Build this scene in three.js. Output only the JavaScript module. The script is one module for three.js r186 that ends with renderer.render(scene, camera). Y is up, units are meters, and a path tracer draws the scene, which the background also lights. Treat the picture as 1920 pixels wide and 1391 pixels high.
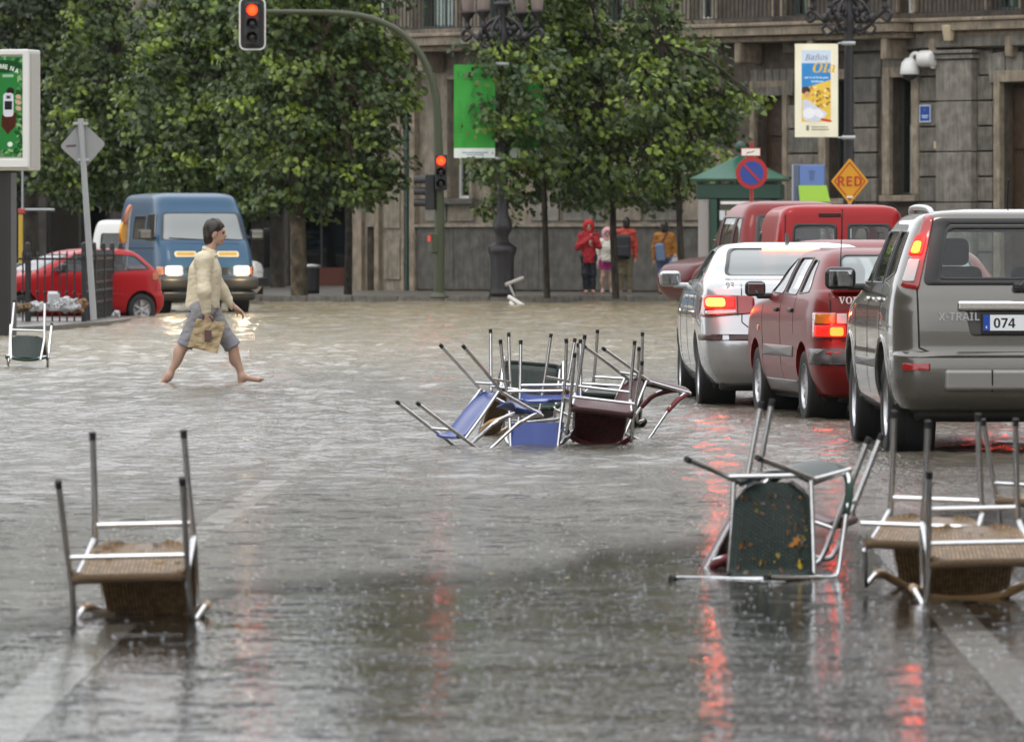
import * as THREE from 'three';
import { mergeGeometries, mergeVertices } from 'three/addons/utils/BufferGeometryUtils.js';
import { RoundedBoxGeometry } from 'three/addons/geometries/RoundedBoxGeometry.js';
import { TextGeometry } from 'three/addons/geometries/TextGeometry.js';
import { FontLoader } from 'three/addons/loaders/FontLoader.js';
import { Brush, Evaluator, SUBTRACTION } from 'three-bvh-csg';
import { createNoise2D, createNoise3D } from 'simplex-noise';

// ---------------------------------------------------------------- camera, sky, sun, exposure
const LENS = 14000, EYE = 1.435;                     // long lens: focal length in photograph pixels; eye height in metres
const FOCAL = 5500, K = LENS / FOCAL;                // depths below are written in units of K metres (d / FOCAL = metres per photograph pixel)
const scene = new THREE.Scene();
const camera = new THREE.PerspectiveCamera(2 * Math.atan(695.5 / LENS) * 180 / Math.PI, 1920 / 1391, 1, 2500);
camera.position.set(0, EYE, 0);
camera.setViewOffset(1920, 1391, 0, 235.5, 1920, 1391);   // rising lens shift: the horizon lies above the middle
camera.focus = 62; camera.userData.fStop = 10;

const rnd = ((s) => () => { s = (s + 0x6d2b79f5) | 0; let t = Math.imul(s ^ (s >>> 15), 1 | s); t = (t + Math.imul(t ^ (t >>> 7), 61 | t)) ^ t; return ((t ^ (t >>> 14)) >>> 0) / 4294967296; })(20050711);
const R = (a, b) => a + (b - a) * rnd();
const n2 = createNoise2D(rnd), n3 = createNoise3D(rnd);
{
  const w = 128, h = 64, a = new Float32Array(w * h * 4);
  for (let j = 0; j < h; j++) for (let i = 0; i < w; i++) {
    const e = ((j + .5) / h - .5) * Math.PI, az = i / w * 6.2832, s = Math.max(0, Math.sin(e));
    const c = 1 + .10 * n3(1.5 * Math.cos(az) * Math.cos(e), 4 * s, 1.5 * Math.sin(az) * Math.cos(e));
    const L = (1.25 + .12 * s) * c;
    a.set([L * .975, L * 1.0, L * 1.035, 1], (j * w + i) * 4);
  }
  const t = new THREE.DataTexture(a, w, h, THREE.RGBAFormat, THREE.FloatType);
  t.mapping = THREE.EquirectangularReflectionMapping; t.magFilter = THREE.LinearFilter; t.needsUpdate = true;
  scene.background = t; scene.environment = t;
}
const sun = new THREE.DirectionalLight(0xfff4e6, .5);
sun.position.set(-30, 110, -60); sun.target.position.set(0, 0, -100); sun.castShadow = true; sun.shadow.radius = 30;
Object.assign(sun.shadow.camera, { left: -60, right: 60, top: 110, bottom: -110, near: 1, far: 260 });
scene.add(sun, sun.target);
scene.fog = new THREE.FogExp2(0xc9d0d4, .00004);
const renderer = new THREE.WebGLRenderer({ antialias: true });
renderer.toneMapping = THREE.LinearToneMapping; renderer.toneMappingExposure = 1.3;
renderer.shadowMap.enabled = true; renderer.setSize(1024, 741);

// ---------------------------------------------------------------- helpers
const V = (x, y, z) => new THREE.Vector3(x, y, z);
const at = (px, py, d) => V((px - 960) * d / FOCAL, EYE + (460 - py) * d / FOCAL, -d * K);
const rise = (d) => .0125 * Math.min(16, Math.max(0, d - 50));          // the street climbs a little towards the far kerb
const PAVE = .33;
const numbers = {};
const numbered = (n) => { const k = numbers[n] = (numbers[n] ?? -1) + 1; return k ? n + '_' + String(k).padStart(3, '0') : n; };
function tag(o, label, category, group) { o.userData.label = label; if (category) o.userData.category = category; if (group) o.userData.group = group; return o; }
function thing(name, label, category, pos = V(0, 0, 0), turn = 0, group) {
  const o = new THREE.Group(); o.name = numbered(name); o.position.copy(pos); o.rotation.y = turn; scene.add(o); return tag(o, label, category, group);
}
function clean(g) {
  g = g.index ? g.toNonIndexed() : g;
  for (const k of Object.keys(g.attributes)) if (!['position', 'normal', 'uv'].includes(k)) g.deleteAttribute(k);
  if (!g.attributes.normal) g.computeVertexNormals();
  if (!g.attributes.uv) g.setAttribute('uv', new THREE.BufferAttribute(new Float32Array(g.attributes.position.count * 2), 2));
  g.clearGroups(); return g;
}
const merge = (l) => (l = l.flat(9).map(clean), l.length === 1 ? l[0] : mergeGeometries(l));
function mesh(name, geo, mat, parent, o = {}) {
  const m = new THREE.Mesh(Array.isArray(geo) ? merge(geo) : geo, mat);
  m.name = parent === scene || !parent ? numbered(name) : name; m.castShadow = m.receiveShadow = true;
  if (o.pos) m.position.copy(o.pos); if (o.ry) m.rotation.y = o.ry; if (o.label) m.userData.label = o.label; if (o.kind) m.userData.kind = o.kind;
  (parent || scene).add(m); return m;
}
const mv = (g, x = 0, y = 0, z = 0, rx = 0, ry = 0, rz = 0) => { g.applyMatrix4(new THREE.Matrix4().compose(V(x, y, z), new THREE.Quaternion().setFromEuler(new THREE.Euler(rx, ry, rz)), V(1, 1, 1))); return g; };
const box = (w, h, d, x, y, z, ry = 0, rx = 0, rz = 0) => mv(new THREE.BoxGeometry(w, h, d), x, y, z, rx, ry, rz);
const rbox = (w, h, d, r, x, y, z, ry = 0, rx = 0, rz = 0) => mv(new RoundedBoxGeometry(w, h, d, 2, Math.min(r, w / 2.01, h / 2.01, d / 2.01)), x, y, z, rx, ry, rz);
const span = (x0, x1, y0, y1, z0, z1) => box(x1 - x0, y1 - y0, z1 - z0, (x0 + x1) / 2, (y0 + y1) / 2, (z0 + z1) / 2);
const ball = (r, x, y, z, sx = 1, sy = 1, sz = 1) => { const g = new THREE.SphereGeometry(r, 18, 12); g.scale(sx, sy, sz); return g.translate(x, y, z); };
function cyl(a, b, r1, r2 = r1, seg = 10) {
  const d = b.clone().sub(a), g = new THREE.CylinderGeometry(r2, r1, d.length(), seg);
  g.applyQuaternion(new THREE.Quaternion().setFromUnitVectors(V(0, 1, 0), d.clone().normalize())); return g.translate((a.x + b.x) / 2, (a.y + b.y) / 2, (a.z + b.z) / 2);
}
const curve = (pts, closed = false, t = .5) => new THREE.CatmullRomCurve3(pts.map((p) => p.isVector3 ? p : V(...p)), closed, 'catmullrom', t);
const tube = (pts, r, n = 24, rad = 8, closed = false, t = .5) => {
  const c = curve(pts, closed, t), g = new THREE.TubeGeometry(c, n, r, rad, closed);
  return closed ? g : merge([g, ball(r, ...c.getPoint(0).toArray()), ball(r, ...c.getPoint(1).toArray())]);
};
function taper(pts, r0, r1, n = 10, rad = 8) {          // a tube that thins out
  const c = curve(pts), g = new THREE.TubeGeometry(c, n, 1, rad), p = g.attributes.position;
  for (let i = 0; i <= n; i++) { const o = c.getPointAt(i / n), r = r0 + (r1 - r0) * i / n; for (let j = 0; j <= rad; j++) { const k = i * (rad + 1) + j; p.setXYZ(k, o.x + (p.getX(k) - o.x) * r, o.y + (p.getY(k) - o.y) * r, o.z + (p.getZ(k) - o.z) * r); } }
  return g;
}
const lathe = (pts, seg = 28) => new THREE.LatheGeometry(pts.map(([r, y]) => new THREE.Vector2(Math.max(r, 1e-4), y)), seg);
const shape = (pts) => new THREE.Shape(pts.map(([x, y]) => new THREE.Vector2(x, y)));
function ext(pts, depth, holes = [], bevel = 0) {
  const s = shape(pts); for (const h of holes) s.holes.push(new THREE.Path(h.map(([x, y]) => new THREE.Vector2(x, y))));
  return new THREE.ExtrudeGeometry(s, { depth, bevelEnabled: bevel > 0, bevelSize: bevel, bevelThickness: bevel, bevelSegments: 2, curveSegments: 20 });
}
const rect = (x0, x1, y0, y1) => [[x0, y0], [x1, y0], [x1, y1], [x0, y1]];
function muv(g) {                                     // uv in metres, by the axis that each face looks along
  g = clean(g); const p = g.attributes.position, u = g.attributes.uv, a = V(0, 0, 0), b = V(0, 0, 0), c = V(0, 0, 0);
  for (let i = 0; i < p.count; i += 3) {
    a.fromBufferAttribute(p, i); b.fromBufferAttribute(p, i + 1); c.fromBufferAttribute(p, i + 2);
    const n = b.clone().sub(a).cross(c.clone().sub(a)), x = Math.abs(n.x), y = Math.abs(n.y), z = Math.abs(n.z);
    [a, b, c].forEach((q, k) => x > y && x > z ? u.setXY(i + k, q.z, q.y) : y > z ? u.setXY(i + k, q.x, q.z) : u.setXY(i + k, q.x, q.y));
  }
  return g;
}
function roundPoly(pts, r, seg = 5) {                 // polygon with rounded corners, closed
  const o = [], n = pts.length;
  for (let i = 0; i < n; i++) {
    const p = pts[i], a = pts[(i + n - 1) % n], b = pts[(i + 1) % n], la = Math.hypot(a[0] - p[0], a[1] - p[1]), lb = Math.hypot(b[0] - p[0], b[1] - p[1]);
    const q = Math.min(Array.isArray(r) ? r[i] : r, la * .45, lb * .45), s = [p[0] + (a[0] - p[0]) * q / la, p[1] + (a[1] - p[1]) * q / la], e = [p[0] + (b[0] - p[0]) * q / lb, p[1] + (b[1] - p[1]) * q / lb];
    for (let k = 0; k <= seg; k++) { const t = k / seg; o.push([(1 - t) ** 2 * s[0] + 2 * t * (1 - t) * p[0] + t * t * e[0], (1 - t) ** 2 * s[1] + 2 * t * (1 - t) * p[1] + t * t * e[1]]); }
  }
  return o;
}
const dense = (pts, step) => pts.flatMap((p, i) => { const q = pts[(i + 1) % pts.length], n = Math.max(1, Math.ceil(Math.hypot(q[0] - p[0], q[1] - p[1]) / step)); return Array.from({ length: n }, (_, k) => [p[0] + (q[0] - p[0]) * k / n, p[1] + (q[1] - p[1]) * k / n]); });
const font = await new FontLoader().loadAsync('fonts/droid/droid_sans_bold.typeface.json');
const serif = await new FontLoader().loadAsync('fonts/droid/droid_serif_bold.typeface.json');
const text = (s, size, depth, f = font) => { const g = new TextGeometry(s, { font: f, size, depth, curveSegments: 4, bevelEnabled: false }); g.computeBoundingBox(); return g.translate(-(g.boundingBox.min.x + g.boundingBox.max.x) / 2, 0, 0); };
function canvas(w, h, draw) {
  const c = document.createElement('canvas'); c.width = w; c.height = h; const x = c.getContext('2d'); draw(x, w, h);
  const t = new THREE.CanvasTexture(c); t.colorSpace = THREE.SRGBColorSpace; return t;
}
function plateGeo(w, h, t = .01) { return box(w, h, t, 0, 0, 0); }
// a print: a thin board whose front carries the texture
function print(name, w, h, tex, parent, pos, ry = 0, rough = .5, t = .012) {
  const g = clean(new THREE.BoxGeometry(w, h, t)); const n = g.attributes.normal, u = g.attributes.uv;
  for (let i = 0; i < n.count; i++) if (Math.abs(n.getZ(i)) < .5) u.setXY(i, .004, .004);
  return mesh(name, g, new THREE.MeshStandardMaterial({ map: tex, roughness: rough }), parent, { pos, ry });
}

// ---------------------------------------------------------------- textures
function field(n, f) {                                // tileable: noise on a torus through blending of shifted copies
  const a = new Float32Array(n * n);
  for (let j = 0; j < n; j++) for (let i = 0; i < n; i++) {
    const u = i / n, v = j / n, w = (x) => x * x * (3 - 2 * x), bu = w(Math.max(0, (u - .75) * 4)), bv = w(Math.max(0, (v - .75) * 4));
    a[j * n + i] = bu || bv ? (1 - bv) * ((1 - bu) * f(u, v) + bu * f(u - 1, v)) + bv * ((1 - bu) * f(u, v - 1) + bu * f(u - 1, v - 1)) : f(u, v);
  }
  return a;
}
function tex(n, a, put, srgb = false, rep = 1) {
  const d = new Uint8Array(n * n * 4);
  for (let i = 0; i < n * n; i++) { const c = put(a[i], i); d.set([c[0], c[1], c[2], 255].map((x) => Math.max(0, Math.min(255, x))), i * 4); }
  const t = new THREE.DataTexture(d, n, n); t.wrapS = t.wrapT = THREE.RepeatWrapping; t.magFilter = THREE.LinearFilter; t.needsUpdate = true;
  if (srgb) t.colorSpace = THREE.SRGBColorSpace; t.repeat.set(rep, rep); return t;
}
const fbm = (x, y, o = 4) => { let s = 0, a = .5; for (let k = 0; k < o; k++) { s += a * n2(x, y); x *= 2.03; y *= 2.03; a *= .5; } return s; };
const grain = tex(512, field(512, (u, v) => fbm(u * 6, v * 6, 6)), (x) => { const g = 128 + 150 * x; return [g, g, g]; });
const stoneF = field(512, (u, v) => .7 * fbm(u * 5, v * 5, 5) + .45 * fbm(u * 22, v * 2.2, 3) + .35 * n2(u * 160, v * 160) * (.4 + .6 * rnd()));
const stoneTex = tex(512, stoneF, (x) => { const g = 205 + 75 * x; return [g, g * .985, g * .96]; }, true, .4);
const stoneBump = tex(512, stoneF, (x) => { const g = 128 + 120 * x; return [g, g, g]; }, false, .4);
const asphaltF = field(1024, (u, v) => .5 * fbm(u * 5, v * 5, 4) + .5 * n2(u * 240, v * 240));
const asphaltTex = tex(1024, asphaltF, (x) => { const g = 180 + 90 * x; return [g, g, g * .97]; }, true, .33);
const filmF = field(1024, (u, v) => .55 * fbm(u * 7, v * 5, 5) + .2 * n2(u * 60, v * 34) + .10 * n2(u * 150, v * 90));
const filmBump = tex(1024, filmF, (x) => { const g = 128 + 150 * x; return [g, g, g]; }, false, .36);
const filmRough = tex(512, field(512, (u, v) => fbm(u * 4 + 9, v * 4, 5)), (x) => { const g = 120 + 300 * x; return [g, g, g]; }, false, .11);
const rippleF = field(1024, (u, v) => .5 * n2(u * 14, v * 11 + .6 * n2(u * 5, v * 5)) + .35 * n2(u * 33 + 4, v * 26) + .22 * n2(u * 70, v * 54 + 8) + .12 * n2(u * 140, v * 110));
const rippleBump = tex(1024, rippleF, (x) => { const g = 128 + 105 * x; return [g, g, g]; }, false, .4);
const weaveF = field(256, (u, v) => { const i = Math.floor(u * 16), j = Math.floor(v * 32), a = Math.sin(u * 16 * Math.PI) ** 2, b = Math.sin(v * 32 * Math.PI) ** 2; return ((i + j) % 2 ? .15 + a * .85 : b * .5) * (.8 + .5 * fbm(u * 5, v * 5, 4)); });
const weaveTex = tex(256, weaveF, (x) => { const g = 70 + 185 * x; return [g, g, g]; }, true, 3.6);
const weaveBump = tex(256, weaveF, (x) => { const g = 40 + 200 * x; return [g, g, g]; }, false, 3.6);
const holesTex = tex(256, field(256, (u, v) => { const a = (u * 12 + (Math.floor(v * 12) % 2) * .5) % 1 - .5, b = (v * 12) % 1 - .5; return Math.hypot(a, b) < .2 ? 0 : 1; }), (x) => { const g = 60 + 195 * x; return [g, g, g]; }, true, 4);
const barkTex = tex(256, field(256, (u, v) => fbm(u * 14, v * 3, 4)), (x) => { const g = 170 + 130 * x; return [g, g * .97, g * .9]; }, true, 1);

// ---------------------------------------------------------------- materials (linear base colours)
const lin = (r, g, b) => new THREE.Color().setRGB(r, g, b);
const std = (r, g, b, rough = .6, o = {}) => new THREE.MeshStandardMaterial({ color: lin(r, g, b), roughness: rough, ...o });
const phys = (r, g, b, rough, o = {}) => new THREE.MeshPhysicalMaterial({ color: lin(r, g, b), roughness: rough, ...o });
const paint = (r, g, b, o = {}) => phys(r, g, b, .2, { clearcoat: .8, clearcoatRoughness: .02, specularIntensity: .6, ...o });
const red = (r, g, b) => paint(r, g, b, { clearcoat: .2, specularIntensity: .35, roughness: .32 });
const glow = (r, g, b) => new THREE.MeshStandardMaterial({ color: 0x100000, emissive: lin(r, g, b), roughness: .3 });
const stone = (r, g, b, rough = .75) => std(r, g, b, rough, { map: stoneTex, bumpMap: stoneBump, bumpScale: .012 });
const M = {
  chrome: std(.78, .78, .78, .16, { metalness: 1 }), steel: std(.55, .55, .56, .3, { metalness: 1 }), black: std(.012, .012, .013, .45), rubber: std(.014, .014, .014, .7),
  plastic: std(.02, .02, .021, .35), glass: phys(.86, .92, .9, .0, { transmission: 1, thickness: 0, ior: 1.5 }), tint: phys(.4, .45, .45, .0, { transmission: 1, thickness: 0, ior: 1.5 }),
  seat: std(.035, .035, .04, .85), iron: std(.018, .016, .018, .45, { bumpMap: grain, bumpScale: .002 }), galv: std(.38, .39, .4, .45, { metalness: .4, bumpMap: grain, bumpScale: .002 }),
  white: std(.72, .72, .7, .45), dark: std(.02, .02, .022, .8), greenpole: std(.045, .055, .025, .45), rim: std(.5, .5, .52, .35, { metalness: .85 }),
  wood: std(.12, .075, .045, .5, { map: barkTex }), bark: std(.075, .06, .045, .8, { map: barkTex, bumpMap: grain, bumpScale: .015 }), barkpale: std(.2, .16, .11, .8, { map: barkTex, bumpMap: grain, bumpScale: .012 }),
  skin: std(.48, .30, .22, .5), hair: std(.02, .013, .009, .45), kiosk: std(.012, .05, .032, .4), mirror: std(.42, .43, .45, .04, { metalness: 1 }),
};
// ---------------------------------------------------------------- street, markings, flood water
function sheet(xs, zs, hgt, col) {
  const nx = xs.length, nz = zs.length, p = new Float32Array(nx * nz * 3), u = new Float32Array(nx * nz * 2), c = col && new Float32Array(nx * nz * 4), idx = [];
  for (let j = 0; j < nz; j++) for (let i = 0; i < nx; i++) {
    const k = j * nx + i; p.set([xs[i], hgt(xs[i], zs[j]), zs[j]], k * 3); u.set([xs[i], zs[j]], k * 2); if (c) c.set(col(xs[i], zs[j]), k * 4);
    if (i < nx - 1 && j < nz - 1) idx.push(k, k + 1, k + nx, k + 1, k + nx + 1, k + nx);
  }
  const g = new THREE.BufferGeometry(); g.setAttribute('position', new THREE.BufferAttribute(p, 3)); g.setAttribute('uv', new THREE.BufferAttribute(u, 2));
  if (c) g.setAttribute('color', new THREE.BufferAttribute(c, 4)); g.setIndex(idx); g.computeVertexNormals(); return g;
}
const steps = (a, b, d) => Array.from({ length: Math.round(Math.abs(b - a) / d) + 1 }, (_, i) => a + (b - a) * i / Math.round(Math.abs(b - a) / d));
{
  const zs = [60, 20, ...steps(-10, -75, 1), ...steps(-77, -185, 2.5), -230, -350, -700, -2000].sort((a, b) => a - b), xs = [-800, -200, -60, ...steps(-18, 18, 1), 60, 200, 800];
  const road = new THREE.Group(); road.name = 'road'; road.userData.kind = 'structure'; scene.add(road);
  mesh('asphalt', sheet(xs, zs, (x, z) => rise(-z / K) ), phys(.042, .036, .03, .085, { map: asphaltTex, bumpMap: filmBump, bumpScale: .0032, roughnessMap: filmRough, ior: 1.42 }), road);
  // painted lines, worn; all run towards the same far point, a little to the right
  const slope = (1144 - 960) / FOCAL, lineMat = phys(.13, .124, .106, .12, { map: stoneTex, bumpMap: filmBump, bumpScale: .003 });
  const line = (name, x0, w, d0, d1, sl = slope, mat = lineMat) => { const n = Math.max(2, Math.ceil((d1 - d0) / .15)), s = sheet([0, 1], steps(0, 1, 1 / n), () => 0), p = s.attributes.position, u = s.attributes.uv;
    for (let i = 0; i < p.count; i++) { const d = d0 + (d1 - d0) * (1 - p.getZ(i)), e = .006 * n2(d * 5, x0 * 9 + p.getX(i) * 3), x = x0 + sl * d + (p.getX(i) - .5) * w + e; p.setXYZ(i, x, rise(d) + .0015, -d * K); u.setXY(i, x, d * K); }
    s.computeVertexNormals(); mesh(name, s, mat, road); };
  const off = (px, py) => { const d = EYE * FOCAL / (py - 460); return (px - 960) * d / FOCAL - slope * d; };
  const L1 = off(1790, 1160), L2 = off(1500, 802), D = (py) => EYE * FOCAL / (py - 460), xl = off(545, 880);
  line('lane_line', L1, .17, 6, 34); line('lane_line', off(1578, 830), .12, 10.5, 34);
  line('lane_line', -1.515, .19, 5.5, D(1172), 0);
  const dashMat = phys(.55, .54, .48, .25); for (const [a, b] of [[1030, 1004], [1000, 955], [948, 900], [890, 855], [850, 825], [818, 800], [793, 778]]) line('lane_dash', xl, .15, D(a), D(b), slope, dashMat);
}
const shore = (x) => 12.75 + 1.05 * x + .45 * n2(x * 1.1, 7) + .15 * n2(x * 5, 3);   // where the flood begins, in K metres
const waveAmp = (d) => Math.min(1, Math.max(.15, (d - 12.5) / 8));
function wave(x, z) {
  const d = -z / K, a = waveAmp(d), far = Math.max(0, (d - 30) / 30);
  const q = z + .35 * n2(x * .5, z * .4), p = x + .3 * n2(x * .4 + 9, z * .5);
  return a * (.016 * n2(p * .4 + 40, q * .26) + .013 * n2(p * 1.1, q * .6) + .013 * n2(p * 2.4 + 5, q * 1.3) + .012 * n2(p * 3.6, q * 2.6 + 3) + .006 * n2(p * 7, q * 5)) + far * .018 * n2(p * .7, q * .55 + 20) + far * .012 * Math.max(0, n2(p * 2.2, q * 1.5));
}
{
  const xs = steps(-17, 17, .11), zs = [...steps(-24, -66, .12), ...steps(-66.2, -112, .22), ...steps(-112.4, -170, .4)].reverse();
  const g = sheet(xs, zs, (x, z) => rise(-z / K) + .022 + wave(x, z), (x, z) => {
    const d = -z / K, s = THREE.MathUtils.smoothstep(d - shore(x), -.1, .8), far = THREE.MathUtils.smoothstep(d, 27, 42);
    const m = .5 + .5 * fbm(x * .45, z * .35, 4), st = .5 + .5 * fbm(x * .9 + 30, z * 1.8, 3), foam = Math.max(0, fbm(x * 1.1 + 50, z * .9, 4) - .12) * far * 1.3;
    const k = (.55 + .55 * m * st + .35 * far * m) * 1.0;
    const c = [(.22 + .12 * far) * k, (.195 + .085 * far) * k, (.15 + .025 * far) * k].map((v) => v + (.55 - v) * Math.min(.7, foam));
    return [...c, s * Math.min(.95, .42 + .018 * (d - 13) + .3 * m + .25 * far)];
  });
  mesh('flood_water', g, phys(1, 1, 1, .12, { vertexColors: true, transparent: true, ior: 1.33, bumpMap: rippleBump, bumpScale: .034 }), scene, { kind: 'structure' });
}
// far pavement with its kerb, pavement under the left trees, and the low corner of the traffic island
const paveMat = phys(.17, .16, .145, .35, { map: stoneTex, bumpMap: filmBump, bumpScale: .004 });
{
  const g = new THREE.Group(); g.name = 'pavement'; g.userData.kind = 'structure'; scene.add(g);
  mesh('paving', muv(span(-60, 60, -.3, PAVE, -420, -64.3 * K)), paveMat, g);
  for (let i = 0; i < 40; i++) mesh('kerb_stone', muv(rbox(.99, .5, .28, .02, -20 + i, PAVE - .246 + .004 * n2(i, 2), -64.3 * K + .13)), stone(.24, .23, .21), g);
  const isl = new THREE.Group(); isl.name = 'traffic_island'; isl.userData.kind = 'structure'; scene.add(isl);
  const pts = [[-14, -46.2], [-8.6, -46.6], [-7.6, -48.6], [-7.0, -51.5], [-6.9, -54.5], [-7.4, -58], [-14, -58]].map(([x, z]) => [x, z * K]);
  const e = ext(roundPoly(pts.map(([x, z]) => [x, -z]), .8), .2); e.rotateX(-Math.PI / 2);
  mesh('paving', muv(e.translate(0, -.09, 0)), paveMat, isl);
}

// ---------------------------------------------------------------- the stone building along the far side of the street
const P0 = V(-3.4, 0, -72 * K), UX = V(14.6, 0, 6.4 * K).normalize(), NZ = V(-UX.z, 0, UX.x), N0 = NZ.dot(P0);
const fd = (px) => { const X = (px - 960) / LENS; return N0 / (NZ.x * X - NZ.z) / K; };
const fu = (px) => at(px, 460, fd(px)).sub(P0).dot(UX), fv = (px, py) => EYE + (460 - py) * fd(px) / FOCAL;
const S = { plain: stone(.34, .295, .235), warm: stone(.36, .30, .225), dark: stone(.135, .127, .114), block: [stone(.235, .22, .192), stone(.20, .188, .168), stone(.265, .246, .214)], smooth: stone(.31, .295, .265), frame: stone(.39, .335, .26), soot: stone(.14, .112, .086) };
{
  const b = thing('stone_building', 'grey stone corner building with rusticated blocks, tall windows and an iron railed balcony', 'building', P0, Math.atan2(-UX.z, UX.x));
  const u0 = fu(655), u1 = fu(2700), TOP = 15, B0 = PAVE - .1;
  const holes = [], W = (x0, x1, y0, y1) => { const h = [fu(x0), fu(x1), fv(x0, y1), fv(x0, y0)]; holes.push(h); return h; };
  const low = [W(846, 886, 150, 372), W(1066, 1130, 150, 372), W(1216, 1268, 150, 372), W(1556, 1592, 150, 372), W(1676, 1716, 146, 366)];
  const doorA = [fu(1422), fu(1474), B0, fv(1422, 165)], doorB = [fu(1884), fu(1960), B0, fv(1884, 155)], doorC = [fu(688), fu(706), B0, fv(690, 425)];
  holes.push(doorA, doorB, doorC);
  const vb = 6.66, upper = [[700, 738], [778, 860], [905, 960], [1010, 1070], [1130, 1180], [1205, 1262], [1300, 1342], [1352, 1452], [1476, 1520], [1690, 1718], [1860, 1915]].map(([a, c]) => [fu(a), fu(c), vb + .05, 9.1]);
  const second = upper.filter((h, i) => i % 2 === 0).map(([a, c]) => [a, c, 10.0, 11.9]);
  holes.push(...upper, ...second);
  const outer = rect(u0, u1, B0, TOP), wall = (a, c, m) => { const hs = holes.filter((h) => h[0] > a && h[1] < c).map(([x0, x1, y0, y1]) => rect(x0, x1, y0 === B0 ? B0 + .001 : y0, y1).reverse()); return mesh('wall', muv(ext(rect(a, c, B0, TOP), .5, hs).translate(0, 0, -.5)), m, b); };
  const uM = fu(1352);
  wall(u0, uM, S.plain); wall(uM + .004, u1, S.soot);
  mesh('roof', span(u0, u1, TOP + .01, TOP + .3, -9, .35), S.dark, b);
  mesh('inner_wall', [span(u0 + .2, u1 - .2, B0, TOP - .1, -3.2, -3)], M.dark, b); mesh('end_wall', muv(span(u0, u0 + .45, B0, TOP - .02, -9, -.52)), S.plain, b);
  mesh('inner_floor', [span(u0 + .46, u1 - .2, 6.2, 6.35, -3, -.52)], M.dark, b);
  // plinth of big dark slabs, joints open
  for (let i = 0, a = fu(776); a < uM - .1; i++) { const c = Math.min(a + 1.55, uM); mesh('plinth_slab', muv(rbox(c - a - .012, 1.5, .09, .012, (a + c) / 2, 1.115, .046)), S.dark, b); a = c; }
  mesh('plinth_cap', muv(rbox(uM - fu(776), .07, .16, .015, (fu(776) + uM) / 2, 1.905, .081)), S.plain, b);
  // pilaster strips at the left end, recessed panels
  for (const [x0, x1] of [[657, 684], [708, 716], [758, 764], [776, 786]]) mesh('pilaster', muv(span(fu(x0), fu(x1), B0, 6.2, .002, x0 === 776 ? .16 : .12)), S.warm, b);
  for (const [x0, x1] of [[722, 752]]) mesh('wall_panel', [muv(rbox(fu(x1) - fu(x0), 1.0, .05, .015, (fu(x0) + fu(x1)) / 2, 1.1, .026)), muv(rbox(fu(x1) - fu(x0), 3.3, .05, .015, (fu(x0) + fu(x1)) / 2, 3.5, .026))], S.plain, b);
  for (const [x0, x1] of [[800, 838], [842, 890], [1000, 1050], [1060, 1136], [1145, 1205], [1212, 1275], [1283, 1340]]) mesh('wall_panel', muv(rbox(fu(x1) - fu(x0), .5, .05, .015, (fu(x0) + fu(x1)) / 2, 2.27, .027)), x0 % 4 ? S.plain : S.smooth, b);
  mesh('drainpipe', [tube([[fu(769), B0, .1], [fu(769), 3, .1], [fu(769), 6.2, .1]], .05), ...[1, 2.4, 3.8, 5.2].map((y) => box(.16, .05, .16, fu(769), y, .09))], std(.02, .055, .045, .4), b);
  const frameSet = (h, w, m, name = 'window_frame') => { // a stone surround proud of the wall
    const [x0, x1, y0, y1] = h; return mesh(name, [muv(rbox(w, y1 - y0 + w, .14, .025, x0 - w / 2 - .002, (y0 + y1 + w) / 2 - .002, .07)), muv(rbox(w, y1 - y0 + w, .14, .025, x1 + w / 2 + .002, (y0 + y1 + w) / 2, .07)), muv(rbox(x1 - x0, w, .135, .025, (x0 + x1) / 2, y1 + w / 2 + .002, .067))], m, b); };
  const casement = (h, bars, m, rail) => {
    const [x0, x1, y0, y1] = h, f = mesh('window', [span(x0, x0 + .06, y0, y1, -.34, -.26), span(x1 - .06, x1, y0, y1, -.34, -.26), span(x0 + .06, x1 - .06, y1 - .07, y1, -.34, -.26), span(x0 + .06, x1 - .06, y0, y0 + .07, -.34, -.26), ...bars.map((t) => box(.045, y1 - y0 - .14, .06, x0 + (x1 - x0) * t, (y0 + y1) / 2, -.3))], m, b);
    mesh('pane', span(x0 + .06, x1 - .06, y0 + .07, y1 - .07, -.302, -.298), M.glass, f);
    if (rail) mesh('guard_rail', [0, .06, .12, .3].map((t) => box(.02, (y1 - y0) * .58, .02, x1 - .12 - t * (x1 - x0), y0 + (y1 - y0) * .31, -.2)), M.galv, f);
    return f;
  };
  low.forEach((h, i) => {
    frameSet(h, i < 3 ? .12 : .24, i < 3 ? S.plain : S.frame); casement(h, i === 0 ? [.52] : i < 3 ? [.33, .67] : [], i ? std(.05, .06, .055, .5) : M.white, i > 2);
    mesh('sill', muv(rbox(h[1] - h[0] + (i < 3 ? .5 : .46), .14, .3, .02, (h[0] + h[1]) / 2, h[2] - .075, .1)), i < 3 ? S.dark : S.frame, b);
  });
  [...upper, ...second].forEach((h, i) => { frameSet(h, .11, i < 7 ? S.plain : S.warm); casement(h, h[1] - h[0] > .8 ? [.5] : [], i % 3 ? std(.06, .1, .085, .5) : M.white); mesh('curtain', box((h[1] - h[0]) * .42, 2.2, .02, h[0] + (h[1] - h[0]) * .3, h[2] + 1.2, -.5), std(.4, .4, .36, .9), b); });
  mesh('door_frame', [muv(rbox(.2, 4.9, .2, .03, doorB[0] - .102, B0 + 2.55, .06)), muv(rbox(1.6, .26, .2, .03, doorB[0] + .6, doorB[3] + .135, .062))], S.frame, b);
  frameSet(doorA, .16, S.warm, 'door_frame');
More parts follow.
